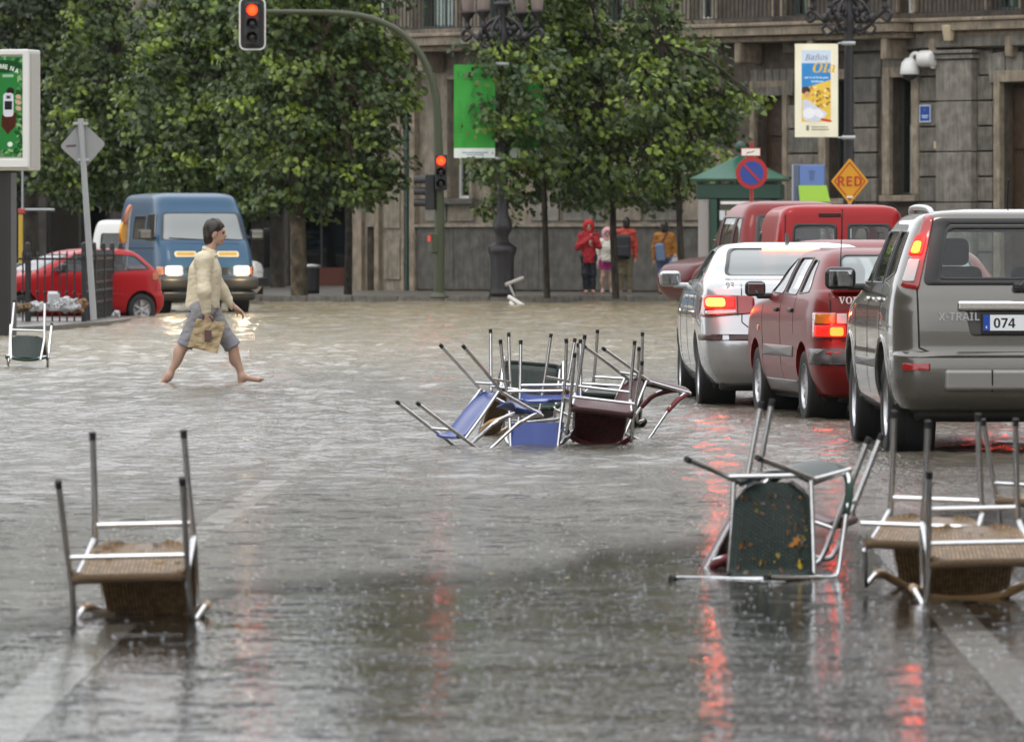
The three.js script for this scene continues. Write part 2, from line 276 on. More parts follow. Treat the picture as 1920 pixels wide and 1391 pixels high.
  const leaf = (h, m, n) => { const d = mesh('door', muv(span(h[0], h[1], h[2], h[3], -.36, -.28)), m, b); for (let k = 0; k < n; k++) { const y = h[2] + .25 + k * (h[3] - h[2] - .3) / n; mesh('door_panel', rbox((h[1] - h[0]) * .7, (h[3] - h[2] - .3) / n - .14, .05, .02, (h[0] + h[1]) / 2, y + (h[3] - h[2] - .3) / n / 2, -.262), m, d); } };
  leaf(doorA, M.wood, 4); leaf([doorB[0], doorB[0] + .55, doorB[2], doorB[3]], M.wood, 3); leaf(doorC, std(.03, .04, .05, .4), 2);
  // rusticated blocks, course by course
  const course = .568, spans = [[1480, 1552], [1600, 1650], [1724, 1770], [1838, 1868]];
  for (let k = -3; k < 9; k++) { const v0 = .705 + course * k, v1 = v0 + course; if (v1 < B0 + .2 || v1 > 6.2) continue;
    spans.forEach(([x0, x1], s) => { let a = fu(x0), c = fu(x1); if (s === 0 && v0 > 4.4) return; if (s === 2 && v0 > 4.9) a = fu(1600) ; if (s === 1 && v0 > 4.9) return;
      const cut = c - a > 1.3 && s === 2 ? [a, a + (c - a) * (.35 + .2 * (k % 2)), c] : [a, c];
      for (let i = 0; i + 1 < cut.length; i++) mesh('stone_block', muv(rbox(cut[i + 1] - cut[i] - .03, v1 - Math.max(v0, B0) - .035, .11, .022, (cut[i] + cut[i + 1]) / 2, (v1 + Math.max(v0, B0)) / 2, .045 + .006 * rnd())), S.block[(rnd() * 3) | 0], b); }); }
  for (const [a, c] of [[B0, 2.4], [2.4, 3.54], [3.54, 4.68], [4.68, 5.62]]) mesh('pilaster_block', muv(rbox(fu(1837) - fu(1771), c - a - .02, .3, .02, (fu(1771) + fu(1837)) / 2, (a + c) / 2, .12)), S.smooth, b);
  for (let i = 0; i < 6; i++) mesh('lintel_stone', muv(rbox(.22, .62, .16, .015, fu(1416) + .12 + i * .235, 5.2, .05, 0, 0, (2.5 - i) * .05)), S.block[i % 3], b);
  for (let i = 0; i < 4; i++) mesh('lintel_stone', muv(rbox(.52, .66, .16, .02, fu(1862) + .25 + i * .55, 5.42, .05, 0, 0, (1 - i) * .09)), S.smooth, b);
  mesh('pilaster_capital', [muv(rbox(1.34, .1, .42, .02, (fu(1771) + fu(1837)) / 2, 5.68, .13)), muv(rbox(1.42, .08, .5, .02, (fu(1771) + fu(1837)) / 2, 5.79, .15))], S.smooth, b);
  mesh('entablature', [muv(rbox(u1 - fu(1475), .3, .16, .03, (u1 + fu(1475)) / 2, 6.02, .06)), muv(rbox(u1 - fu(1735), .34, .36, .03, (u1 + fu(1735)) / 2, 6.06, .12))], S.block[0], b);
  // balcony slab in lengths, mouldings, brackets and railing
  const bal = (a, c, deep) => { const L = c - a; return mesh('balcony_slab', [muv(rbox(L, .2, deep, .02, a + L / 2, 6.36, deep / 2)), muv(rbox(L + .1, .09, deep + .12, .03, a + L / 2, 6.51, deep / 2)), muv(rbox(L - .2, .14, deep - .2, .03, a + L / 2, 6.19, deep / 2 - .1))], S.warm, b); };
  const B = [[fu(690), fu(1262), .95], [fu(1272), fu(1732), .95], [fu(1742), u1, .5]];
  B.forEach(([a, c, d], i) => { const s = bal(a, c, d); for (let u = a + .4; u < c; u += 2.4) mesh('bracket', muv(rbox(.22, .5, d - .2, .06, u, 5.88, (d - .2) / 2 + .02)), S.warm, s); });
  for (const [a, c, d] of B) {
    const z = d - .12, r = mesh('railing', [rbox(c - a, .05, .06, .01, (a + c) / 2, 7.5, z), box(c - a, .03, .03, (a + c) / 2, 6.68, z)], M.iron, b), bars = [], stuff = [];
    for (let u = a + .08, i = 0; u < c; u += .135, i++) mesh('baluster', box(.022, .8, .022, u, 7.08, z), M.iron, r);
  }
  // a lantern stub, a box and a plaque fixed to the wall
  const w = mesh('wall_lamp', lathe([[.001, 0], [.1, .01], [.12, .02], [.17, .34], [.17, .36], [.001, .37]], 8), std(.5, .42, .28, .4), b); w.position.set(fu(1805), fv(1805, 78), .42);
  mesh('junction_box', rbox(.17, .17, .1, .015, fu(1766), fv(1766, 272), .12), std(.5, .42, .25, .5), b);
}
{ // blue plaque and dome camera
  const pl = canvas(160, 170, (x, w, h) => { x.fillStyle = '#b9c6d6'; x.fillRect(0, 0, w, h); x.fillStyle = '#163f8f'; x.fillRect(12, 12, w - 24, h - 24); x.fillStyle = '#cfdcf2'; x.font = 'bold 26px sans-serif'; x.textAlign = 'center'; x.fillText('•', w / 2, 58); x.fillRect(34, 102, 92, 9); x.fillRect(42, 120, 76, 9); });
  const q = thing('wall_plaque', 'small square blue plaque with a pale border on the stone wall beside the narrow window', 'plaque', P0.clone().addScaledVector(UX, fu(1743)).addScaledVector(NZ, .13).setY(fv(1743, 213)), Math.atan2(-UX.z, UX.x));
  print('plate', .36, .39, pl, q, V(0, 0, 0)); mesh('plate_backing', box(.34, .37, .02, 0, 0, -.017), M.galv, q);
  const c = thing('dome_camera', 'white dome surveillance camera on a curved bracket high on the stone wall', 'camera', P0.clone().addScaledVector(UX, fu(1766)).addScaledVector(NZ, .14).setY(fv(1766, 112)), Math.atan2(-UX.z, UX.x));
  mesh('mount', [rbox(.1, .42, .2, .03, .02, 0, .1), lathe([[.001, -.3], [.16, -.3], [.19, -.2], [.19, .1], [.12, .17], [.001, .18]], 16).rotateZ(Math.PI / 2).translate(-.18, .02, .2)], M.white, c);
  mesh('bracket', tube([[-.25, .05, .2], [-.38, .13, .22], [-.52, .13, .24], [-.6, 0, .25]], .05), M.white, c);
  mesh('dome_housing', lathe([[.001, .18], [.1, .16], [.19, .06], [.22, -.1], [.22, -.2], [.19, -.21], [.001, -.2]]).translate(-.62, -.12, .25), M.white, c);
  mesh('dome', ball(.17, -.62, -.33, .25, 1, .75, 1), M.plastic, c);
}
// the set-back building behind the left trees, seen between trunks and leaves
{
  const b = thing('shop_building', 'dark set-back building with shop openings behind the trees on the left', 'building', V(-3.9, PAVE, -80 * K));
  const L = 46, S1 = stone(.30, .27, .22), D1 = stone(.07, .06, .052);  // shade under the trees is put into the dark pier stone
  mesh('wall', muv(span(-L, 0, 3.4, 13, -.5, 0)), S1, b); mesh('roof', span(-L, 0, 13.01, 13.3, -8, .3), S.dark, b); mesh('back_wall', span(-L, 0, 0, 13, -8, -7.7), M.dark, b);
  for (let i = 0; i < 21; i++) mesh('pier', muv(rbox(.42, 3.4, .6, .03, -.21 - i * 2.2, 1.7, -.2)), D1, b);
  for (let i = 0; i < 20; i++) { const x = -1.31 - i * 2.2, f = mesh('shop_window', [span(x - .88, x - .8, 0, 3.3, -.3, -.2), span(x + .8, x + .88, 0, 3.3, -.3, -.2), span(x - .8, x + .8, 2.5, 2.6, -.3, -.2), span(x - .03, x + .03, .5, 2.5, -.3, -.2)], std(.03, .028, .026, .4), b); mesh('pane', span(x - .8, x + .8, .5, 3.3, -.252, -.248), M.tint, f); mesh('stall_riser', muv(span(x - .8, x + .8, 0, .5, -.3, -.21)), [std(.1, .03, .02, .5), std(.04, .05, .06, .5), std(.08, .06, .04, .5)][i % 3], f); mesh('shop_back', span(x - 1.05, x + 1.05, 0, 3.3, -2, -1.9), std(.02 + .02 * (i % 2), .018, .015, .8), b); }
  for (let i = 0; i < 16; i++) { const x = -1.4 - i * 2.8, f = mesh('window', [span(x - .55, x + .55, 4.5, 7, .003, .06)], S.frame, b); mesh('pane', span(x - .45, x + .45, 4.6, 6.9, .061, .07), std(.03, .035, .035, .1), f); }
}
{ // the rest of the square: houses outside the frame that the wet paint and glass reflect
  const out = (label, w, h, d, x, z) => { const t = thing('street_house', label, 'building', V(x, 0, z)); mesh('wall', muv(box(w, h, d, 0, h / 2, 0)), S.plain, t); mesh('roof', box(w + .5, .4, d + .5, 0, h + .21, 0), S.dark, t); };
  out('grey street house outside the left edge of the view', 10, 15, 120, -46, -62); out('grey street house outside the right edge of the view', 10, 14, 130, 22, -60); out('grey street house behind the camera', 90, 12, 10, -10, 95);
}
// ---------------------------------------------------------------- vehicles
function pchip(xs, ys) {
  const n = xs.length, h = [], d = [], m = [];
  for (let i = 0; i < n - 1; i++) { h.push(xs[i + 1] - xs[i]); d.push((ys[i + 1] - ys[i]) / h[i]); }
  for (let i = 0; i < n; i++) m.push(i === 0 ? d[0] : i === n - 1 ? d[n - 2] : d[i - 1] * d[i] <= 0 ? 0 : 3 * (h[i - 1] + h[i]) / ((2 * h[i] + h[i - 1]) / d[i - 1] + (h[i] + 2 * h[i - 1]) / d[i]));
  return (x) => { let i = 0; while (i < n - 2 && x > xs[i + 1]) i++; const t = Math.max(0, Math.min(1, (x - xs[i]) / h[i])), t2 = t * t, t3 = t2 * t;
    return ys[i] * (2 * t3 - 3 * t2 + 1) + h[i] * m[i] * (t3 - 2 * t2 + t) + ys[i + 1] * (3 * t2 - 2 * t3) + h[i] * m[i + 1] * (t3 - t2); };
}
function profile(rows, nF, nR) {                      // rows: height, front z, rear z, half width
  const ys = rows.map((r) => r[0]), [zf, zr, hw] = [1, 2, 3].map((k) => pchip(ys, rows.map((r) => r[k])));
  const P = { ys, zf, zr, hw, nF, nR };
  P.side = (z, y, s) => { const a = zf(y), b = zr(y), m = (a + b) / 2, t = Math.min(.9995, Math.abs(z - m) / ((b - a) / 2)); return V(s * hw(y) * (1 - t ** (z > m ? nR : nF)) ** (1 / (z > m ? nR : nF)), y, z); };
  P.end = (x, y, s) => { const a = zf(y), b = zr(y), n = s > 0 ? nR : nF, t = Math.min(.9995, Math.abs(x) / hw(y)); return V(x, y, (a + b) / 2 + s * (b - a) / 2 * (1 - t ** n) ** (1 / n)); };
  return P;
}
function loft(P, seg = 72, sub = 3, y0 = P.ys[0], y1 = P.ys[P.ys.length - 1], adj = (y) => [P.zf(y), P.zr(y), P.hw(y)]) {
  const ys = []; const base = [y0, ...P.ys.filter((y) => y > y0 && y < y1), y1];
  base.forEach((y, i) => { if (i) for (let k = 1; k <= sub; k++) ys.push(base[i - 1] + (y - base[i - 1]) * k / sub); else ys.push(y); });
  const pos = [], idx = [];
  for (const y of ys) {
    const [a, b, w] = adj(y), m = (a + b) / 2, h = (b - a) / 2, raw = [[0, 0, 0]].slice(1);
    for (let i = 0; i <= 600; i++) { const t = i / 600 * 2 * Math.PI, c = Math.cos(t), s = Math.sin(t), n = s > 0 ? P.nR : P.nF; raw.push([w * Math.sign(c) * Math.abs(c) ** (2 / n), m + h * Math.sign(s) * Math.abs(s) ** (2 / n)]); }
    // even spacing with corners favoured
    const acc = [0]; for (let i = 1; i <= 600; i++) acc.push(acc[i - 1] + Math.hypot((raw[i][0] - raw[i - 1][0]) / w, (raw[i][1] - raw[i - 1][1]) / h) ** .8);
    let j = 0; for (let k = 0; k < seg; k++) { const T = acc[600] * k / seg; while (acc[j + 1] < T) j++; const f = (T - acc[j]) / (acc[j + 1] - acc[j] || 1); pos.push(raw[j][0] + (raw[j + 1][0] - raw[j][0]) * f, y, raw[j][1] + (raw[j + 1][1] - raw[j][1]) * f); }
  }
  const n = ys.length;
  for (let r = 0; r < n - 1; r++) for (let k = 0; k < seg; k++) { const a = r * seg + k, b = r * seg + (k + 1) % seg, c = a + seg, e = b + seg; idx.push(a, c, b, b, c, e); }
  for (const [r, fl] of [[0, 1], [n - 1, 0]]) { const c = pos.length / 3; let z = 0; for (let k = 0; k < seg; k++) z += pos[(r * seg + k) * 3 + 2] / seg; pos.push(0, ys[r], z); for (let k = 0; k < seg; k++) { const a = r * seg + k, b = r * seg + (k + 1) % seg; fl ? idx.push(a, b, c) : idx.push(b, a, c); } }
  const g = new THREE.BufferGeometry(); g.setAttribute('position', new THREE.Float32BufferAttribute(pos, 3)); g.setIndex(idx); g.computeVertexNormals();
  g.setAttribute('uv', new THREE.Float32BufferAttribute(new Float32Array(pos.length / 3 * 2), 2)); return g;
}
// a patch that lies on the body: where = 'L' | 'R' (polygon of z, y), 'B' rear | 'F' front (polygon of x, y)
function patch(P, where, poly, off = .004, r = .03, o = {}) {
  const f = where === 'L' ? (a, b) => P.side(a, b, -1) : where === 'R' ? (a, b) => P.side(a, b, 1) : where === 'B' ? (a, b) => P.end(a, b, 1) : (a, b) => P.end(a, b, -1);
  const s = where === 'L' || where === 'F' ? -1 : 1, e = .004;
  const nrm = (a, b) => { const p = f(a, b), du = f(a + e, b).sub(p), dv = f(a, b + e).sub(p), n = du.cross(dv).normalize(), out = where === 'L' || where === 'R' ? n.x * s : n.z * s; return out < 0 ? n.negate() : n; };
  const b0 = dense(roundPoly(poly, r, 4), o.step || .05), cx = b0.reduce((q, p) => q + p[0], 0) / b0.length, cy = b0.reduce((q, p) => q + p[1], 0) / b0.length, n = b0.length;
  const rings = o.ring ? [1, 1 - o.ring] : [1, .86, .66, .44, .2], pos = [], uv = [], idx = [], put = (a, b, h) => { pos.push(...f(a, b).addScaledVector(nrm(a, b), h).toArray()); uv.push(a, b); };
  const bulge = o.bulge || 0;
  for (const [a, b] of b0) put(a, b, -.012);
  for (const q of rings) for (const [a, b] of b0) put(cx + (a - cx) * q, cy + (b - cy) * q, off + bulge * (1 - q * q));
  if (o.ring) for (const [a, b] of b0) put(cx + (a - cx) * (1 - o.ring), cy + (b - cy) * (1 - o.ring), -.012);
  const R_ = pos.length / 3 / n;
  for (let k = 0; k < R_ - 1; k++) for (let i = 0; i < n; i++) { const a = k * n + i, b = k * n + (i + 1) % n; idx.push(a, b, a + n, b, b + n, a + n); }
  if (!o.ring) { put(cx, cy, off + bulge); const c = pos.length / 3 - 1; for (let i = 0; i < n; i++) idx.push((R_ - 1) * n + i, (R_ - 1) * n + (i + 1) % n, c); }
  const g = new THREE.BufferGeometry(); g.setAttribute('position', new THREE.Float32BufferAttribute(pos, 3)); g.setAttribute('uv', new THREE.Float32BufferAttribute(uv, 2)); g.setIndex(idx); g.computeVertexNormals(); return g;
}
function strip(P, where, pts, w, off = .003, thick = .006) {      // a line or moulding along the body
  const g = []; for (let i = 0; i + 1 < pts.length; i++) { const [a, b] = pts[i], [c, d] = pts[i + 1], l = Math.hypot(c - a, d - b), nx = -(d - b) / l * w / 2, ny = (c - a) / l * w / 2; g.push(patch(P, where, [[a - nx, b - ny], [c - nx, d - ny], [c + nx, d + ny], [a + nx, b + ny]], off, .0005, { step: .08, bulge: thick })); }
  return merge(g);
}
const ev = new Evaluator(); ev.useGroups = false; ev.attributes = ['position', 'normal', 'uv'];
function cut(g, cutters) {
  let a = new Brush(g); a.updateMatrixWorld();
  for (const c of cutters) { const q = c.index ? c : mergeVertices(c); if (!q.attributes.normal) q.computeVertexNormals(); const b = new Brush(q); b.updateMatrixWorld(); a = ev.evaluate(a, b, SUBTRACTION); }
  return a.geometry;
}
function wheelGeo(r, w, spokes, s) {
  const t = lathe([[r * .6, -w / 2 + .01], [r * .82, -w / 2], [r * .95, -w * .46], [r, -w * .34], [r, w * .34], [r * .95, w * .46], [r * .82, w / 2], [r * .6, w / 2 - .01]], 40).rotateZ(Math.PI / 2);
  const rim = [lathe([[r * .66, w * .42], [r * .62, w * .46], [r * .585, w * .42], [r * .56, w * .1], [r * .15, w * .08], [.001, w * .08]], 40), lathe([[.001, w * .36], [r * .11, w * .36], [r * .14, w * .3], [r * .14, w * .06]], 16)];
  for (let i = 0; i < spokes; i++) rim.push(mv(new THREE.BoxGeometry(r * .5, w * .12, r * (spokes > 8 ? .07 : .14)).translate(r * .36, w * .3, 0), 0, 0, 0, 0, i * 2 * Math.PI / spokes, 0));
  const m = merge(rim).rotateZ(s < 0 ? Math.PI / 2 : -Math.PI / 2); return [t, m];
}
function car(name, label, category, c) {
  const t = thing(name, label, category, c.pos, c.turn, c.group), P = profile(c.rows, c.nF || 8, c.nR || 12), seg = c.fine ? 96 : 64, yTop = P.ys.at(-1), x2 = P.hw(P.ys[2]) + .3;
  const cutters = [], zs = (pl) => pl.map(([z, y]) => [z, y]);
  cutters.push(loft(P, 40, 1, c.cab[2], yTop - .07, (y) => { const a = Math.max(P.zf(y) + .06, c.cab[0]), b = Math.min(P.zr(y) - .06, c.cab[1]); return [a, Math.max(b, a + .1), P.hw(y) - .055]; }));
  for (const w of c.side || []) { const g = ext(roundPoly(w, .05), 2.6); g.rotateY(-Math.PI / 2); g.translate(1.3, 0, 0); cutters.push(g); }   // shape x -> z
  if (c.back) for (const w of c.back) cutters.push(ext(roundPoly(w, .06), 1.3).translate(0, 0, c.cab[1] - .9));
  if (c.front) cutters.push(ext(roundPoly(c.front, .06), 2).translate(0, 0, P.zf(P.ys[0]) - .2));
  for (const z of c.axles) { const q = new THREE.CylinderGeometry(c.wr * 1.13, c.wr * 1.13, .34, 36).rotateZ(Math.PI / 2); for (const s of [-1, 1]) cutters.push(q.clone().translate(s * (P.hw(.5) - .1), c.wr + .01, z)); }
  const body = mesh('body', cut(loft(P, seg, c.fine ? 4 : 3), cutters), c.paint, t);
  for (const s of [-1, 1]) for (const w of c.side || []) { const wh = s < 0 ? 'L' : 'R'; mesh('side_window', patch(P, wh, w, -.008, .05), c.glass || M.glass, t); if (c.trim !== 0) mesh('window_frame', patch(P, wh, w.map((p) => p), .004, .05, { ring: .07 }), M.plastic, t); }
  for (const w of c.back || []) { mesh('rear_window', patch(P, 'B', w, -.006, .06), c.backGlass || M.glass, t); mesh('window_frame', patch(P, 'B', w, .003, .06, { ring: c.backRing || .05 }), M.plastic, t); }
  if (c.front) { mesh('windscreen', patch(P, 'F', c.front, -.006, .06), c.frontGlass || M.glass, t); mesh('window_frame', patch(P, 'F', c.front, .003, .06, { ring: .045 }), M.plastic, t); }
  mesh('underbody', rbox(P.hw(.5) * 1.7, .12, (c.axles[1] - c.axles[0]) * 1.28, .03, 0, P.ys[0] + .02, (c.axles[0] + c.axles[1]) / 2), M.dark, t);
  const liner = new THREE.CylinderGeometry(c.wr * 1.11, c.wr * 1.11, .2, 30, 1).rotateZ(Math.PI / 2);
  for (const z of c.axles) for (const s of [-1, 1]) {
    const [a, b] = wheelGeo(c.wr, c.ww || .21, c.spokes || 7, s), w = mesh('wheel', a, M.rubber, t, { pos: V(s * (P.hw(.5) - (c.ww || .21) / 2 - .015), c.wr - .02, z) }); mesh('rim', b, M.rim, w);
    mesh('wheel_arch', liner.clone().translate(s * (P.hw(.5) - .24), c.wr + .02, z), M.dark, t);
  }
  for (const [z, n] of c.seats || []) for (let i = 0; i < n; i++) { const x = n === 1 ? 0 : (i - (n - 1) / 2) * .72 / (n - 1) * 1.05; mesh('seat', [rbox(.46, .62, .16, .06, x, .86 + (c.seatUp || 0), z, 0, -.15), rbox(.26, .19, .1, .05, x, 1.27 + (c.seatUp || 0), z + .05, 0, -.1)], M.seat, t); }
  for (const s of c.mirrors ? [-1, 1] : []) { const [z, y, k] = c.mirrors, p = P.side(z, y, s), m = mesh('door_mirror', [rbox(.26 * k, .19 * k, .12 * k, .05, p.x + s * .19 * k, y + .07, z), rbox(.16, .05, .06, .02, p.x + s * .04, y + .01, z)], c.mirrorPaint || M.plastic, t); mesh('mirror_glass', rbox(.2 * k, .135 * k, .012, .005, p.x + s * .19 * k, y + .07, z + .062 * k * (c.facing || 1), 0, .12 * (c.facing || 1)), M.mirror, m); }
  return { t, P, body };
}
const mistSkyGlass = phys(.55, .59, .6, .42, { transmission: .6, thickness: 0 });  // misted glass; its pale colour also holds the reflected sky
const seam = std(.01, .01, .01, .8);
const lampRed = glow(4, .5, .06), lampRedDim = glow(.8, .02, .012), redGlass = phys(.3, .008, .008, .12, { clearcoat: 1 }), clearGlass = phys(.5, .47, .46, .1, { clearcoat: 1 }), amber = phys(.6, .16, .012, .12, { clearcoat: 1 });
function lampLight(parent, name, color, power, p, r = .05) { const l = new THREE.PointLight(color, power, 0, 2); l.position.copy(p); l.shadow.radius = r / .02; l.castShadow = true; parent.add(l); return l; }
{ // the grey-beige four-wheel drive nearest on the right
  const c = car('off_road_car', 'bronze grey off-road car with tall lit tail lamps, nearest on the right edge', 'car', {
    fine: 1, pos: V(3.46, 0, -50.66), turn: .038, paint: paint(.15, .143, .128, { metalness: .7, roughness: .24 }), nF: 7, nR: 11, wr: .36, ww: .23, axles: [-3.45, -.84], spokes: 6, seatUp: .12,
    rows: [[.3, -4.2, -.12, .80], [.42, -4.40, -.02, .86], [.56, -4.45, 0, .882], [.68, -4.45, -.01, .885], [.72, -4.44, -.055, .882], [.85, -4.40, -.06, .884], [.98, -4.2, -.07, .88], [1.04, -3.9, -.08, .872], [1.10, -3.35, -.09, .862], [1.17, -3.1, -.11, .845], [1.42, -2.62, -.20, .765], [1.56, -2.3, -.27, .705], [1.63, -2.05, -.30, .655], [1.665, -1.8, -.36, .56], [1.685, -1.5, -.6, .35]],
    cab: [-3.0, -.2, .55], side: [[[-2.86, 1.17], [-2.0, 1.17], [-2.0, 1.53], [-2.5, 1.53]], [[-1.92, 1.17], [-1.1, 1.17], [-1.1, 1.54], [-1.92, 1.54]], [[-1.0, 1.18], [-.42, 1.24], [-.5, 1.53], [-1.0, 1.54]]], back: [[[-.60, 1.2], [.60, 1.2], [.53, 1.57], [-.53, 1.57]]], backRing: .1, front: [[-.66, 1.16], [.66, 1.16], [.58, 1.55], [-.58, 1.55]], seats: [[-2.1, 2], [-1.15, 2]], mirrors: [-2.72, 1.13, .86] });
  const { t, P } = c;
  mesh('rear_window_band', patch(P, 'B', [[-.66, 1.165], [.66, 1.165], [.575, 1.615], [-.575, 1.615]], .009, .05, { ring: .15 }), M.black, t);
  for (const s of [-1, 1]) {
    const q = (pts) => pts.map(([x, y]) => [x * s, y]).sort(() => 0), fl = (pts) => s > 0 ? q(pts).reverse() : q(pts);
    const lamp = mesh('tail_lamp', patch(P, 'B', fl([[-.80, 1.15], [-.69, 1.13], [-.565, 1.63], [-.62, 1.635]]), .014, .02), redGlass, t);
    mesh('brake_light', patch(P, 'B', fl([[-.74, 1.36], [-.655, 1.36], [-.615, 1.50], [-.68, 1.50]]), .02, .02), lampRedDim, lamp); mesh('brake_bulb', patch(P, 'B', fl([[-.722, 1.375], [-.672, 1.375], [-.65, 1.455], [-.69, 1.455]]), .024, .02), glow(2.6, .9, .08), lamp); mesh('reversing_light', patch(P, 'B', fl([[-.785, 1.18], [-.715, 1.18], [-.67, 1.335], [-.735, 1.335]]), .02, .012), clearGlass, lamp);
    lampLight(t, 'tail', 0xff2a10, .2, P.end(s * -.7, 1.43, 1).add(V(0, 0, .06)));
    mesh('roof_rail', tube([[s * .56, 1.64, -.45], [s * .575, 1.685, -.6], [s * .58, 1.70, -1.3], [s * .57, 1.69, -1.95], [s * .55, 1.64, -2.15]], .02, 30), M.steel, t);
    mesh('reflector', patch(P, 'B', [[s > 0 ? .62 : -.80, .585], [s > 0 ? .80 : -.62, .585], [s > 0 ? .80 : -.62, .635], [s > 0 ? .62 : -.80, .635]], .008, .01), redGlass, t);
    mesh('door_handle', [1.02, 1.9].map((z) => mv(rbox(.035, .035, .2, .015, 0, 0, 0), ...P.side(-z, 1.06, s).add(V(s * .015, 0, 0)).toArray())), M.chrome, t);
    const wh = s < 0 ? 'L' : 'R'; mesh('door_seam', [strip(P, wh, [[-1.0, 1.16], [-1.0, .75], [-1.1, .42]], .008, .001, .001), strip(P, wh, [[-1.96, 1.16], [-1.96, .40]], .008, .001, .001), strip(P, wh, [[-2.95, 1.1], [-2.95, .42]], .008, .001, .001)], seam, t);
    mesh('side_moulding', strip(P, wh, [[-2.9, .62], [-1.28, .62]], .06, .006, .01), M.plastic, t); mesh('side_repeater', patch(P, wh, [[-3.1, .98], [-3.0, .98], [-3.0, 1.02], [-3.1, 1.02]], .008, .01), amber, t);
    mesh('arch_flare', [-.84, -3.45].map((z) => { const pts = []; for (let k = 0; k <= 14; k++) { const a = Math.PI * (k / 14); const zz = z + Math.cos(a) * .45, yy = .36 + Math.sin(a) * .45; const p = P.side(zz, Math.max(yy, .32), s); pts.push([p.x - s * .004, yy, zz]); } return tube(pts, .016, 28, 6); }), c.body.material, t);
  }
  mesh('tailgate_seam', [strip(P, 'B', [[-.70, 1.14], [-.69, .74], [-.6, .7], [.6, .7], [.69, .74], [.70, 1.14]], .012, .001, .001)], seam, t);
  mesh('tailgate_trim', rbox(.86, .07, .05, .02, 0, 1.025, -.055), M.chrome, t);
  mesh('bumper_step', [strip(P, 'B', [[-.86, .69], [.86, .69]], .03, .012, .012)], c.body.material, t);
  mesh('skid_plate', [rbox(1.05, .15, .06, .03, 0, .52, -.005)], std(.26, .25, .235, .4, { metalness: .5 }), t); mesh('bumper_seam', strip(P, 'B', [[-.2, .45], [-.2, .59]], .01, .03, .002), seam, t);
  mesh('lower_bumper', [rbox(1.4, .12, .3, .05, 0, .29, -.42)], M.plastic, t); mesh('exhaust', cyl(V(.5, .27, -.4), V(.5, .26, -.1), .035), M.steel, t); mesh('fog_lamp', rbox(.16, .07, .02, .01, .1, .6, .005), redGlass, t);
  mesh('plate_recess', patch(P, 'B', [[-.34, .82], [.34, .82], [.38, 1.0], [-.38, 1.0]], .002, .03), std(.06, .055, .05, .5), t);
  print('number_plate', .52, .115, canvas(520, 115, (x, w, h) => { x.fillStyle = '#eceff2'; x.fillRect(0, 0, w, h); x.strokeStyle = '#222'; x.lineWidth = 4; x.strokeRect(2, 2, w - 4, h - 4); x.fillStyle = '#1c4aa8'; x.fillRect(4, 4, 46, h - 8); x.fillStyle = '#fff'; x.font = 'bold 24px sans-serif'; x.fillText('E', 19, 96); x.fillStyle = '#1a1a1c'; x.font = 'bold 92px sans-serif'; x.fillText('074', 72, 92); }), t, V(0, .91, -.035), 0, .3);
  mesh('plate_holder', rbox(.54, .145, .016, .006, 0, .903, -.043), M.black, t);
  const lt = text('X-TRAIL', .055, .006); lt.translate(-.42, .925, -.057); mesh('lettering', lt, M.steel, t);
  const wp = mesh('rear_wiper', [tube([[0, 1.16, -.05], [.1, 1.24, -.09], [.42, 1.33, -.12]], .012), rbox(.1, .06, .05, .02, 0, 1.155, -.07), tube([[-.02, 1.17, -.075], [.45, 1.3, -.13]], .008)], M.plastic, t);
  mesh('sticker', patch(P, 'B', [[-.60, 1.185], [-.54, 1.185], [-.54, 1.205], [-.60, 1.205]], .006, .003), std(.6, .6, .03, .5), t);
  mesh('aerial', cyl(V(.1, 1.67, -1.9), V(.1, 1.9, -1.8), .006), M.black, t);
}
